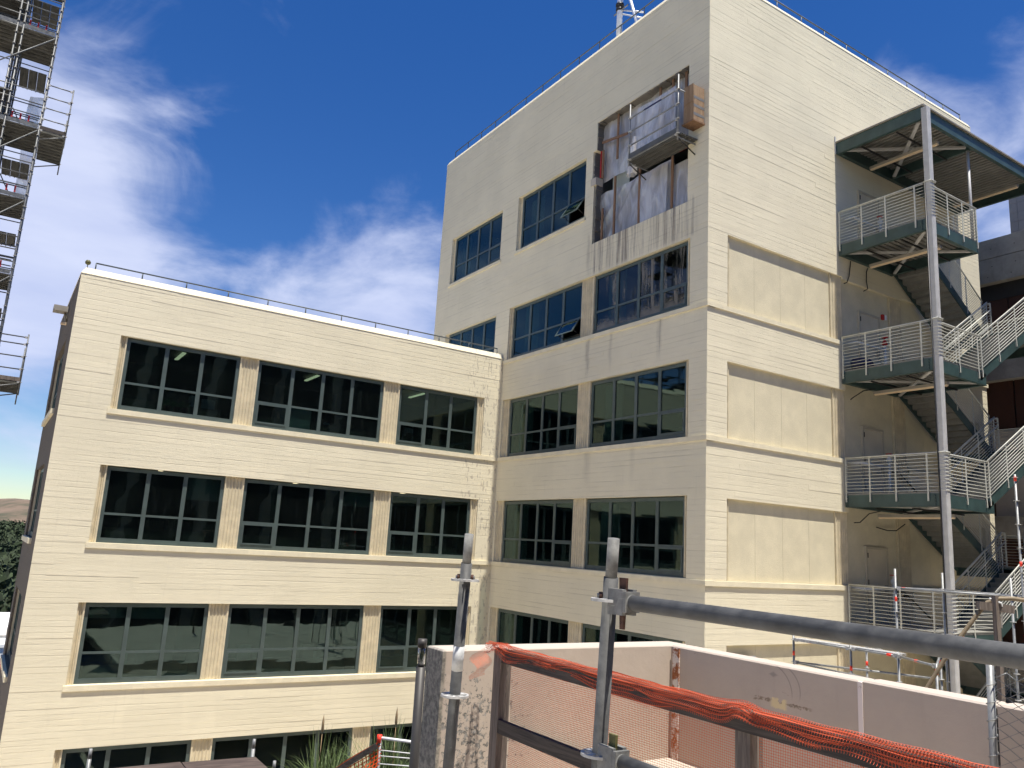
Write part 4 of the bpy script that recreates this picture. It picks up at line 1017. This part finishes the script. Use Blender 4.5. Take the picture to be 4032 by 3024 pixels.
# ------------------------------------------------------------------ things on the wing
t = thing('wall_floodlight', 'grey box floodlight on a bracket at the left side wall of the wing', 'floodlight', (-15.5, 14.5, 7.6))
B((-15.78, 14.25, 7.62), (-15.36, 14.75, 7.80)).build('housing', 'fixture_metal', t); T((-15.42, 14.5, 7.62), (-15.34, 14.5, 7.3), .04).build('arm', 'fixture_metal', t); B((-15.5, 14.4, 7.22), (-15.33, 14.6, 7.28)).build('wall_plate', 'strip_light_lens', t)
t = thing('corner_finial', 'small brass fitting standing on the left roof corner of the wing', 'roof fitting', (-15.18, 11.3, zr+.2))
T((-15.18, 11.3, zr+.2), (-15.18, 11.3, zr+.36), .012).build('stem', 'wedge_paint', t); m_ = MB(); m_.lathe((-15.18, 11.3, zr+.34), [(0, 0), (.07, .04), (.085, .10), (.05, .16), (0, .17)], 10); m_.build('dome', 'wedge_paint', t)

# ------------------------------------------------------------------ parapet wall on the terrace
t = thing('parapet_wall', 'taupe painted concrete parapet wall with raw speckled left end', 'wall', (-12, -11, -.9))
def block(x0, x1, y0, y1, z0, z1, bev=.012):
    m = MB(); m.hexa([(x0, y0, z0), (x1, y0, z0), (x1, y1, z0), (x0, y1, z0), (x0, y0, z1-bev), (x1, y0, z1-bev), (x1, y1, z1-bev), (x0, y1, z1-bev)])
    m.hexa([(x0, y0, z1-bev), (x1, y0, z1-bev), (x1, y1, z1-bev), (x0, y1, z1-bev), (x0+bev, y0+bev, z1), (x1-bev, y0+bev, z1), (x1-bev, y1-bev, z1), (x0+bev, y1-bev, z1)]); return m
block(-13.82, -11.40, -10.57, -10.33, -3.4, 0).build('wall_segment', 'taupe_wall_paint', t)
block(-11.598, -11.40, -12.335, -10.572, -.95, -.002).build('wall_segment', 'taupe_wall_paint', t)
block(-11.60, -11.40, -13.19, -12.365, -.95, .004).build('wall_segment', 'taupe_wall_paint', t)
block(-11.595, -11.40, -19, -13.225, -.95, .01).build('wall_segment', 'taupe_wall_paint', t)
B((-11.612, -10.675, -.9), (-11.599, -10.60, -.02)).build('joint_strip', 'rusty_white_strip', t)
B((-11.606, -12.367, -.9), (-11.45, -12.333, -.012)).build('joint_strip', 'white_strip_rust_spots', t); B((-11.585, -13.222, -.9), (-11.42, -13.193, -.02)).build('joint_strip', 'dark_metal', t)
# leaf litter on the deck under the wall
# ------------------------------------------------------------------ scaffold guard rail in the foreground
t = thing('scaffold_guardrail', 'dark galvanised scaffold posts and rails nearest the camera', 'scaffold rail', (-14.93, -13.2, -.9))
GD = 'galvanised_tube_dark'
def big_ros(c, parent):
    """ringlock rosette: disc with eight slots, built as a ring with spokes"""
    m = MB(); c = Vector(c); th = .009; n = 40; ro, ri, rs = .0615, .0525, .030
    def ring(ra, rb_, z0, z1):
        for k in range(n):
            a, b = 2*math.pi*k/n, 2*math.pi*(k+1)/n
            P = [Vector((math.cos(x)*r, math.sin(x)*r, z)) + c for z in (z0, z1) for x, r in ((a, ra), (b, ra), (b, rb_), (a, rb_))]
            m.hexa(P)
    ring(ri, ro, -th/2, th/2); ring(.0235, rs, -th/2-.001, th/2+.001)
    for k in range(8):
        a = math.pi*k/4 + .2; d = Vector((math.cos(a), math.sin(a), 0)); m.bar(c+d*rs*.95, c+d*ri*1.02, .012 if k % 2 else .022, th*.96)
    return m.build('rosette', 'rosette_zinc', parent)
def post_fg(x, y, lean, ztop, zs, band):
    def at(z): f = (z+.9)/(ztop+.9); return Vector((x+lean[0]*f, y+lean[1]*f, z))
    zc_ = ztop-.125
    o = T(at(-.9), at(zc_), .0242, 24).build('standard', GD, t)
    T(at(zc_-.02), at(ztop), .0195, 20).build('spigot', 'worn_zinc', o)
    for z in zs: big_ros(at(z), o)
    z = zc_-.06; d = Vector((.84, -.54, 0)); MB().tube(at(z)-d*.042, at(z)+d*.042, .007, 8).build('bolt', 'galvanised_tube', o)
    m = MB(); m.tube(at(z)-d*.036, at(z)-d*.024, .0125, 6); m.tube(at(z)+d*.024, at(z)+d*.036, .0125, 6); m.build('nut', 'rusty_bolt', o)
    if band: T(at(band[0]), at(band[1]), .0247, 24).build('band', 'grey_white_band', o)
    B(at(-.9)-Vector((.075, .075, 0)), at(-.9)+Vector((.075, .075, .008))).build('base_plate', GD, o)
    return at
a1 = post_fg(-14.80, -12.43, (-.10, -.25), .788, (.59, .098, -.40), (.31, .205))
a2 = post_fg(-14.80, -13.44, (-.155, -.275), .79, (.592, .098, -.40), None)
def rail_fg(z, y1, name='rail'):
    s_ = a2(z); dx = -.025 if z > .3 else .02
    p = s_ + Vector((0, -.095, .0)); q = Vector((s_.x+dx*(abs(y1-s_.y)), y1, z))
    o = T(p, q, .0242, 24).build(name, GD, t)
    m = MB(); c = s_ + Vector((0, -.062, 0))
    for dxx in (-.022, .022): m.box(c+Vector((dxx-.008, -.035, -.040)), c+Vector((dxx+.008, .036, .040)))
    m.box(c+Vector((-.030, -.05, -.03)), c+Vector((.030, -.036, .034))); m.tube(p+Vector((0, .03, 0)), p-Vector((0, .02, 0)), .031, 20, .026); m.build('ledger_head', 'worn_zinc', o)
    MB().hexa([c+Vector((-.005, -.012, -.085)), c+Vector((.005, -.012, -.085)), c+Vector((.005, .004, -.085)), c+Vector((-.005, .004, -.085)), c+Vector((-.005, -.022, .075)), c+Vector((.005, -.022, .075)), c+Vector((.005, .012, .075)), c+Vector((-.005, .012, .075))]).build('wedge', 'rusty_bolt' if z > .3 else 'wedge_paint', o)
rail_fg(.592, -16.5); rail_fg(.098, -16.5)

# ------------------------------------------------------------------ timber fence and orange netting
t = thing('timber_fence', 'weathered timber post and rail fence draped with orange netting', 'fence', (-13.5, -12.5, -.9))
XF = -13.5
for y in (-10.86, -13.03, -15.1): B((XF-.045, y-.045, -.9), (XF+.045, y+.045, .03)).build('post', 'weathered_post', t)
MB().bar((XF-.02, -10.82, .0), (XF-.06, -16.4, .0), .04, .09).build('top_rail', 'dark_timber', t)
MB().bar((XF-.02, -10.905, -.46), (XF-.02, -12.98, -.46), .04, .085).build('lower_rail', 'dark_timber', t)
MB().bar((XF-.02, -13.08, -.46), (XF-.02, -16.4, -.46), .04, .085).build('lower_rail', 'dark_timber', t)
t = thing('safety_netting', 'orange plastic safety netting bunched along the timber fence rail', 'netting', (-13.5, -12.5, -.9))
m_ = MB()
def drape(lay):
    def fn(a, b):
        y = -10.70 - 5.8*a; s_ = (b-.42)*.165              # distance across the fold, front to back over the rail top
        fold = .013*math.sin(23*b+2.6*y+lay*2)+.009*math.sin(41*b-4.3*y+lay)+.008*math.sin(7*y+lay*3+6*b)+.006*math.sin(19*y-8*b)
        flare = .035*math.exp(-((y+10.86)/.07)**2) + .03*math.exp(-((y+13.03)/.07)**2) + .03*math.exp(-((y+15.1)/.07)**2)
        hang = .055*math.sin(1.9*y+lay*2)+.045*math.sin(4.1*y+1+lay*2)+.02*math.sin(13*y)
        hw_ = .024+flare*.8+.004*lay
        if s_ > hw_:                                          # front hanging side
            x_, z_ = XF-.02-hw_-fold*.6, .052+flare*.3-(s_-hw_)*(1+hang*6)
        elif s_ < -hw_: x_, z_ = XF-.02+hw_+fold*.6, .052+flare*.3-(-s_-hw_)
        else: x_, z_ = XF-.02-s_, .052+flare*.3+.012*math.cos(s_/hw_*1.5)+fold*.4
        return (x_-.035*(y+10.86)*-.2, y, z_+.006*lay)
    return fn
for lay in (0, 1):
    m_ = MB(); m_.grid(drape(lay), 260, 26); m_.build('fold', 'orange_net_bunched', t)
m_ = MB(); m_.grid(lambda a, b: (XF+.03+.012*math.sin(20*a+4*b)+.006*math.sin(47*a), -10.93-5.4*a, -.88+.90*b), 120, 14); m_.build('veil', 'orange_net_veil', t)
m_ = MB(); m_.grid(lambda a, b: (XF-.08-.16*a-.02*math.sin(9*b), -10.80-.06*a+.02*math.sin(8*b), .06-.20*b*(1-.15*a)-.05*a), 14, 14); m_.build('loose_end', 'orange_net_veil', t)

# ------------------------------------------------------------------ chain link at the right edge
t = thing('chain_link_fence', 'grey chain-link fence panel against the parapet at the right edge', 'fence', (-11.7, -13.2, -.9))
T((-11.70, -13.23, -.9), (-11.72, -13.26, .24), .021, 14).build('post', 'galvanised_tube', t)
m_ = MB()
for k in range(11):
    z = -.85+k*.095; pts = [(-11.70-.02*(z+.9+.1*f)+.027*math.cos(f*6.28), -13.23-.028*(z+.9)+.027*math.sin(f*6.28), z+f*.05) for f in [i/8 for i in range(9)]]; m_.path(pts, .0028, 4)
m_.build('tie_wire', 'galvanised_tube', t)['kind'] = 'stuff'
wm = MB(); pitch = .058
for k in range(44):
    y0_ = -13.26-k*pitch; pts = []
    for i in range(32):
        pts.append((-11.70-.02*i*.034+(.004 if i % 2 else -.004), y0_-(pitch if (i+k) % 2 else 0)-.028*i*.034, -.85+i*.034))
    wm.path(pts, .0036, 4)
wm.build('wire_mesh', 'galvanised_tube', t)['kind'] = 'stuff'

# ------------------------------------------------------------------ hose on a stake, scaffolds beyond the wall
t = thing('stake', 'weathered wooden stake with a cross piece holding up a tan hose', 'stake', (-5.9, -10.45, -5.0))
MB().bar((-5.8, -10.40, -5.0), (-5.94, -10.47, .49), .05, .09, (1, 0, 0)).build('upright', 'stake_wood', t); MB().bar((-6.1, -10.33, .36), (-5.72, -10.56, .33), .09, .10).build('cross_piece', 'stake_wood', t)
MB().path([(-5.95, -10.40, .45), (-5.90, -10.52, .40), (-5.84, -10.50, .32), (-5.86, -10.48, .10)], .012, 5).build('tie_rag', 'white_paint', t)
tag(MB().path([(-6.75, -9.55, -1.5), (-6.5, -9.82, -.75), (-6.35, -10.0, -.35), (-6.2, -10.18, 0.0), (-6.08, -10.32, .26), (-6.0, -10.40, .40), (-5.9, -10.48, .455), (-5.75, -10.58, .465), (-5.5, -10.75, .44), (-4.8, -11.3, .38)], .026, 8).build('hose', 'hose_tan'), 'tan hose arching over the wooden stake behind the parapet', 'hose')
def red_bands(parent, pts):
    for p, d in pts:
        p, d = Vector(p), Vector(d).normalized(); T(p, p+d*.10, .0275, 10).build('red_band', 'band_red', parent)
t = thing('scaffold_walkway', 'galvanised scaffold with red bands in front of the lowest landing railing', 'scaffold', (1.0, -6, -5.0))
for x, y, zt2 in ((.4, -5.25, .75), (2.0, -5.42, .72), (1.05, -7.35, .70), (1.85, -7.2, 2.9)):
    standard(t, x, y, -5, zt2, zr0=-4.67, r=.026)
for z in (.33, -.67):
    ledger(t, (.4, -5.25, z), (2.0, -5.42, z), .026); ledger(t, (2.0, -5.42, z), (1.85, -7.2, z), .026); ledger(t, (.4, -5.25, z), (1.05, -7.35, z), .026)
ledger(t, (1.85, -7.2, .33), (2.6, -8.6, .33), .026)
red_bands(t, [((.4, -5.25, .05), (0, 0, 1)), ((.6, -5.27, .33), (1, -.1, 0)), ((1.85, -7.2, .95), (0, 0, 1)), ((1.85, -7.2, 2.75), (0, 0, 1)), ((2.0, -5.75, -.67), (-.08, -1, 0)), ((1.85, -7.2, -.55), (0, 0, 1)), ((.8, -5.3, -.67), (1, -.1, 0))])
t = thing('tube_scaffold', 'low galvanised scaffold frame with red bands beside the tower corner', 'scaffold', (-.5, -5, -5.0))
for x, y, zt2 in ((-.45, -3.2, -.85), (-.55, -4.75, -.92), (-.57, -5.85, -.95), (-1.3, -7.05, -.95), (.7, -4.3, -.95), (.9, -5.9, -.9)):
    standard(t, x, y, -5, zt2, zr0=-4.5, r=.026)
for p, q in (((-.45, -3.2, -1.0), (-.55, -4.75, -1.0)), ((-.55, -4.75, -1.0), (-.57, -5.85, -1.0)), ((-.57, -5.85, -1.0), (-1.3, -7.05, -1.0)), ((-.45, -3.2, -1.5), (-1.3, -7.05, -1.5)), ((.7, -4.3, -1.0), (-.57, -5.85, -1.0)), ((-.45, -3.2, -1.5), (.9, -5.9, -1.5)), ((.9, -5.9, -1.0), (-1.3, -7.05, -1.0))): ledger(t, p, q, .024)
plank(t, -.52, -.2, -5.8, -3.25, -.96, 'y', 1, 'rosette_zinc')
red_bands(t, [((-.45, -3.2, -1.35), (0, 0, 1)), ((-.55, -4.75, -1.45), (0, 0, 1)), ((-.47, -3.6, -1.0), (-.06, -1, 0)), ((-.57, -5.6, -1.0), (0, -1, 0)), ((.7, -4.3, -1.45), (0, 0, 1)), ((-1.3, -7.05, -1.15), (0, 0, 1)), ((-.9, -6.4, -1.0), (-.5, -.85, 0)), ((.9, -5.9, -1.2), (0, 0, 1))])
t = thing('lower_stair_rail', 'grey sloping stair railing with balusters low at the right behind the parapet', 'railing', (2, -8, -5.0))
p, q = Vector((-3.2, -9.2, -1.95)), Vector((.9, -9.6, -.85))
T(p, q, .03).build('top_rail', 'galvanised_tube', t); T(p-Vector((0, 0, .8)), q-Vector((0, 0, .8)), .025).build('bottom_rail', 'galvanised_tube', t)
for k in range(18):
    c_ = p.lerp(q, k/17); T(c_, c_-Vector((0, 0, .8 if k not in (0, 17) else 3.2)), .012, 6).build('baluster', 'galvanised_tube', t)
t = tag(B((1.2, -.11, -2.1), (1.9, -.10, -1.85)).build('paper_notice', 'grey_white_band'), 'pale grey notice sheet on the wall above the parapet', 'notice')

# ------------------------------------------------------------------ bollard lamp, planter corner, plywood roof
t = thing('bollard_lamp', 'slim bronze lamp post with clear lens left of the parapet end', 'lamp post', (-12.35, -7.45, -3.2))
bx_, by_, zt0 = -12.58, -7.87, -.27
T((bx_+.12, by_+.2, -3.2), (bx_+.02, by_+.03, zt0-.285), .049, 20).build('post', 'bollard_bronze', t); T((bx_+.02, by_+.03, zt0-.283), (bx_+.018, by_+.028, zt0-.255), .035, 16).build('collar', 'dark_metal', t)
T((bx_+.018, by_+.028, zt0-.254), (bx_+.002, by_+.002, zt0-.083), .042, 20).build('lens', 'clear_lens', t); T((bx_, by_, zt0-.082), (bx_, by_, zt0), .049, 20).build('cap', 'bollard_bronze', t)
def grass(label, c, n, h, seed, plume=2):
    r_ = random.Random(seed); t = thing('ornamental_grass', label, 'grass clump', c, 'ornamental grasses in the planter'); m = MB()
    for _ in range(n):
        a = r_.uniform(0, 2*math.pi); L = h*r_.uniform(.5, 1.0); out = r_.uniform(.08, .75)*L*.8; w = r_.uniform(.006, .012)
        b0 = Vector(c)+Vector((r_.uniform(-.12, .12), r_.uniform(-.12, .12), 0)); d = Vector((math.cos(a), math.sin(a), 0)); s_ = Vector((-d.y, d.x, 0))*w; prev = None
        for i in range(8):
            f = i/7; p_ = b0 + d*out*f**1.7 + Vector((0, 0, L*(f-.42*f**3*(out/L)*1.6))); k = (1-f)**.6
            cur = (p_-s_*k, p_+s_*k)
            if prev: m.quad(prev[0], prev[1], cur[1], cur[0], smooth=True)
            prev = cur
    m.build('blades', 'grass_blade', t)
    for k in range(plume):
        x, y = c[0]+r_.uniform(-.2, .2), c[1]+r_.uniform(-.2, .2); MB().path([(x, y, c[2]), (x+.02, y, c[2]+h*.6), (x+.03, y+.02, c[2]+h*.86)], .004, 5).build('stalk', 'grass_plume', t)
        mm = MB(); mm.lathe((x+.03, y+.02, c[2]+h*.84), [(0, 0), (.018, .04), (.016, .14), (0, .24)], 7); mm.build('plume', 'grass_plume', t)
grass('arching green grass clump left of the orange netting corner', (-12.62, -5.55, -3.2), 420, 1.75, 3, 1)
grass('dense green grass clump behind the white wire rack', (-11.85, -5.75, -3.2), 520, 1.9, 4, 1)
grass('green grass clump partly hidden by the parapet end', (-11.45, -6.3, -3.2), 380, 1.85, 5, 0)
grass('small green grass clump behind the orange netting', (-12.25, -5.0, -3.2), 320, 1.5, 6, 0)
t = thing('netting_fence', 'low brown rail fence with open orange netting in front of the grass', 'fence', (-12.7, -6.6, -3.2))
MB().bar((-13.3, -6.35, -2.18), (-12.57, -6.96, -1.53), .05, .06).build('rail', 'dark_timber', t); MB().bar((-12.85, -6.7, -3.2), (-12.85, -6.7, -1.8), .06, .06, (1, 0, 0)).build('post', 'dark_timber', t)
m_ = MB(); m_.grid(lambda a, b: (-13.3+.73*a+.03*math.sin(9*b), -6.38-.6*a-.03*math.sin(7*a+3*b), -2.14+.66*a-.8*b), 30, 30); m_.build('netting', 'orange_net_open', t)
t = thing('wire_rack', 'white tube frame with thin wires standing in front of tall grass', 'wire fence', (-12.4, -7.0, -3.2))
T((-12.55, -6.98, -3.2), (-12.55, -6.98, -1.44), .016).build('upright', 'galvanised_tube', t); T((-12.55, -6.98, -1.45), (-11.9, -7.42, -1.50), .016).build('top_tube', 'white_paint', t)
for k in range(9):
    z = -1.58-.085*k; T((-12.55, -6.98, z+.03*math.sin(k)), (-11.9, -7.42, z-.03*math.cos(k*2)), .006, 5).build('wire', 'white_paint', t)
    T((-12.03+.02*math.sin(k*5), -7.33, z-.012), (-11.99, -7.36, z-.012), .011, 6).build('red_tip', 'band_red', t)
T((-12.56, -6.97, -1.50), (-12.56, -6.97, -1.42), .03).build('red_tape', 'band_red', t)
t = thing('plywood_roof', 'dark weathered plywood sheet roof at the bottom left', 'plywood roof', (-15, -6, -3.2))
MB().hexa([(-18.2, -6.5, -2.26), (-14.08, -6.5, -2.26), (-14.08, -4.32, -2.26), (-18.2, -4.32, -2.26), (-18.2, -6.5, -2.22), (-14.08, -6.5, -2.2), (-14.08, -4.32, -2.2), (-18.2, -4.32, -2.22)]).build('sheet', 'old_plywood', t)
MB().hexa([(-14.07, -6.5, -2.262), (-13.15, -6.5, -2.262), (-13.15, -4.42, -2.262), (-14.07, -4.36, -2.262), (-14.07, -6.5, -2.197), (-13.15, -6.5, -2.2), (-13.15, -4.42, -2.195), (-14.07, -4.36, -2.197)]).build('sheet', 'old_plywood', t)
def tube_end(label, x, y, zt2): 
    t = thing('scaffold_tube', label, 'scaffold tube', (x, y, -3.2), 'scaffold tubes round the plywood roof'); T((x, y, -3.2), (x, y, zt2-.12), .0242, 12).build('tube', 'galvanised_tube', t); T((x, y, zt2-.12), (x, y, zt2), .021, 12).build('spigot', 'galvanised_tube', t)
tube_end('leftmost scaffold tube end standing in front of the lowest wing window', -15.08, -3.85, -2.07); tube_end('scaffold tube end at the right corner of the plywood roof', -13.15, -4.3, -2.0); tube_end('shortest scaffold tube end right of the plywood roof', -12.98, -4.72, -2.19)

# ------------------------------------------------------------------ far landscape in the gap at the left
def terrain(name, mat, fn, nu, nv): return struct(MB().grid(fn, nu, nv).build(name, mat))
def fbm(x, y, s=1.): return math.sin(x*1.3+y*.7)*.5+math.sin(x*2.9-y*1.7+1)*.3+math.sin(x*6.1+y*4.3+2)*.15+math.sin(x*13.0-y*9+.5)*.07
terrain('far_hill', 'hill_grass', lambda a, b: (-1400+2800*a, 2300+900*b, -60 + (104+22*fbm(a*9, b*3)+14*math.exp(-((a-.53)/.02)**2))*math.sin(math.pi/2*min(1, b*1.15))), 120, 24)
def slope(a, b): x, y = -260+560*a, 190+720*b; return (x, y, -27 + 15*b + 2*fbm(a*12, b*9))
terrain('wooded_slope', 'forest_floor', slope, 60, 60)
fr = random.Random(8); lv = MB()
for _ in range(2200):
    b = fr.random()**.8; a = fr.uniform(.40, .60); x, y, z = slope(a, b); s = fr.uniform(3.5, 8.5)
    for _ in range(20):
        d = Vector((fr.gauss(0, 1), fr.gauss(0, 1), fr.gauss(0, .8))).normalized(); c_ = Vector((x, y, z+s*.7))+Vector((d.x, d.y, d.z*.7))*s*fr.uniform(.5, 1)
        q = [c_+Vector((fr.uniform(-1, 1), fr.uniform(-1, 1), fr.uniform(-1, 1)))*s*.24 for _ in range(4)]; lv.quad(*q)
lo = lv.build('forest', 'forest_leaf'); lo['kind'] = 'stuff'; lo['label'] = 'dark evergreen wood on the slope in the left gap'
def house(label, x, y, z, w, d, h, roofmat, wallmat='white_paint', gable=True):
    t = thing('house', label, 'house', (x, y, z), 'houses in the valley')
    B((x-w/2, y-d/2, z), (x+w/2, y+d/2, z+h)).build('wall', wallmat, t)
    m = MB()
    if gable: m.quad((x-w/2-.3, y-d/2-.3, z+h), (x+w/2+.3, y-d/2-.3, z+h), (x+w/2+.3, y, z+h+w*.13), (x-w/2-.3, y, z+h+w*.13)); m.quad((x-w/2-.3, y+d/2+.3, z+h), (x+w/2+.3, y+d/2+.3, z+h), (x+w/2+.3, y, z+h+w*.13), (x-w/2-.3, y, z+h+w*.13))
    else: m.box((x-w/2-.2, y-d/2-.2, z+h+.01), (x+w/2+.2, y+d/2+.2, z+h+.35))
    m.build('roof', roofmat, t)
    n = max(2, int(w/3))
    for k in range(n):
        xx = x-w/2+(k+.5)*w/n; B((xx-.5, y-d/2-.05, z+h-2.0), (xx+.5, y-d/2-.01, z+h-.8)).build('window', 'dark_metal', t)
house('white gabled house below the wood at the left edge', -11, 152, -22.5, 16, 10, 5.0, 'white_paint')
house('white flat-roofed house in the middle of the valley gap', -13, 118, -19.4, 18, 9, 4.4, 'roof_gravel', 'white_paint', False)
house('low white house with terracotta roof nearest in the left gap', -14.5, 88, -18.3, 10, 8, 3.0, 'terracotta')
house('small white house in front of the terracotta roof', -14, 104, -18.6, 10, 6, 4.0, 'white_paint', 'white_paint', False)
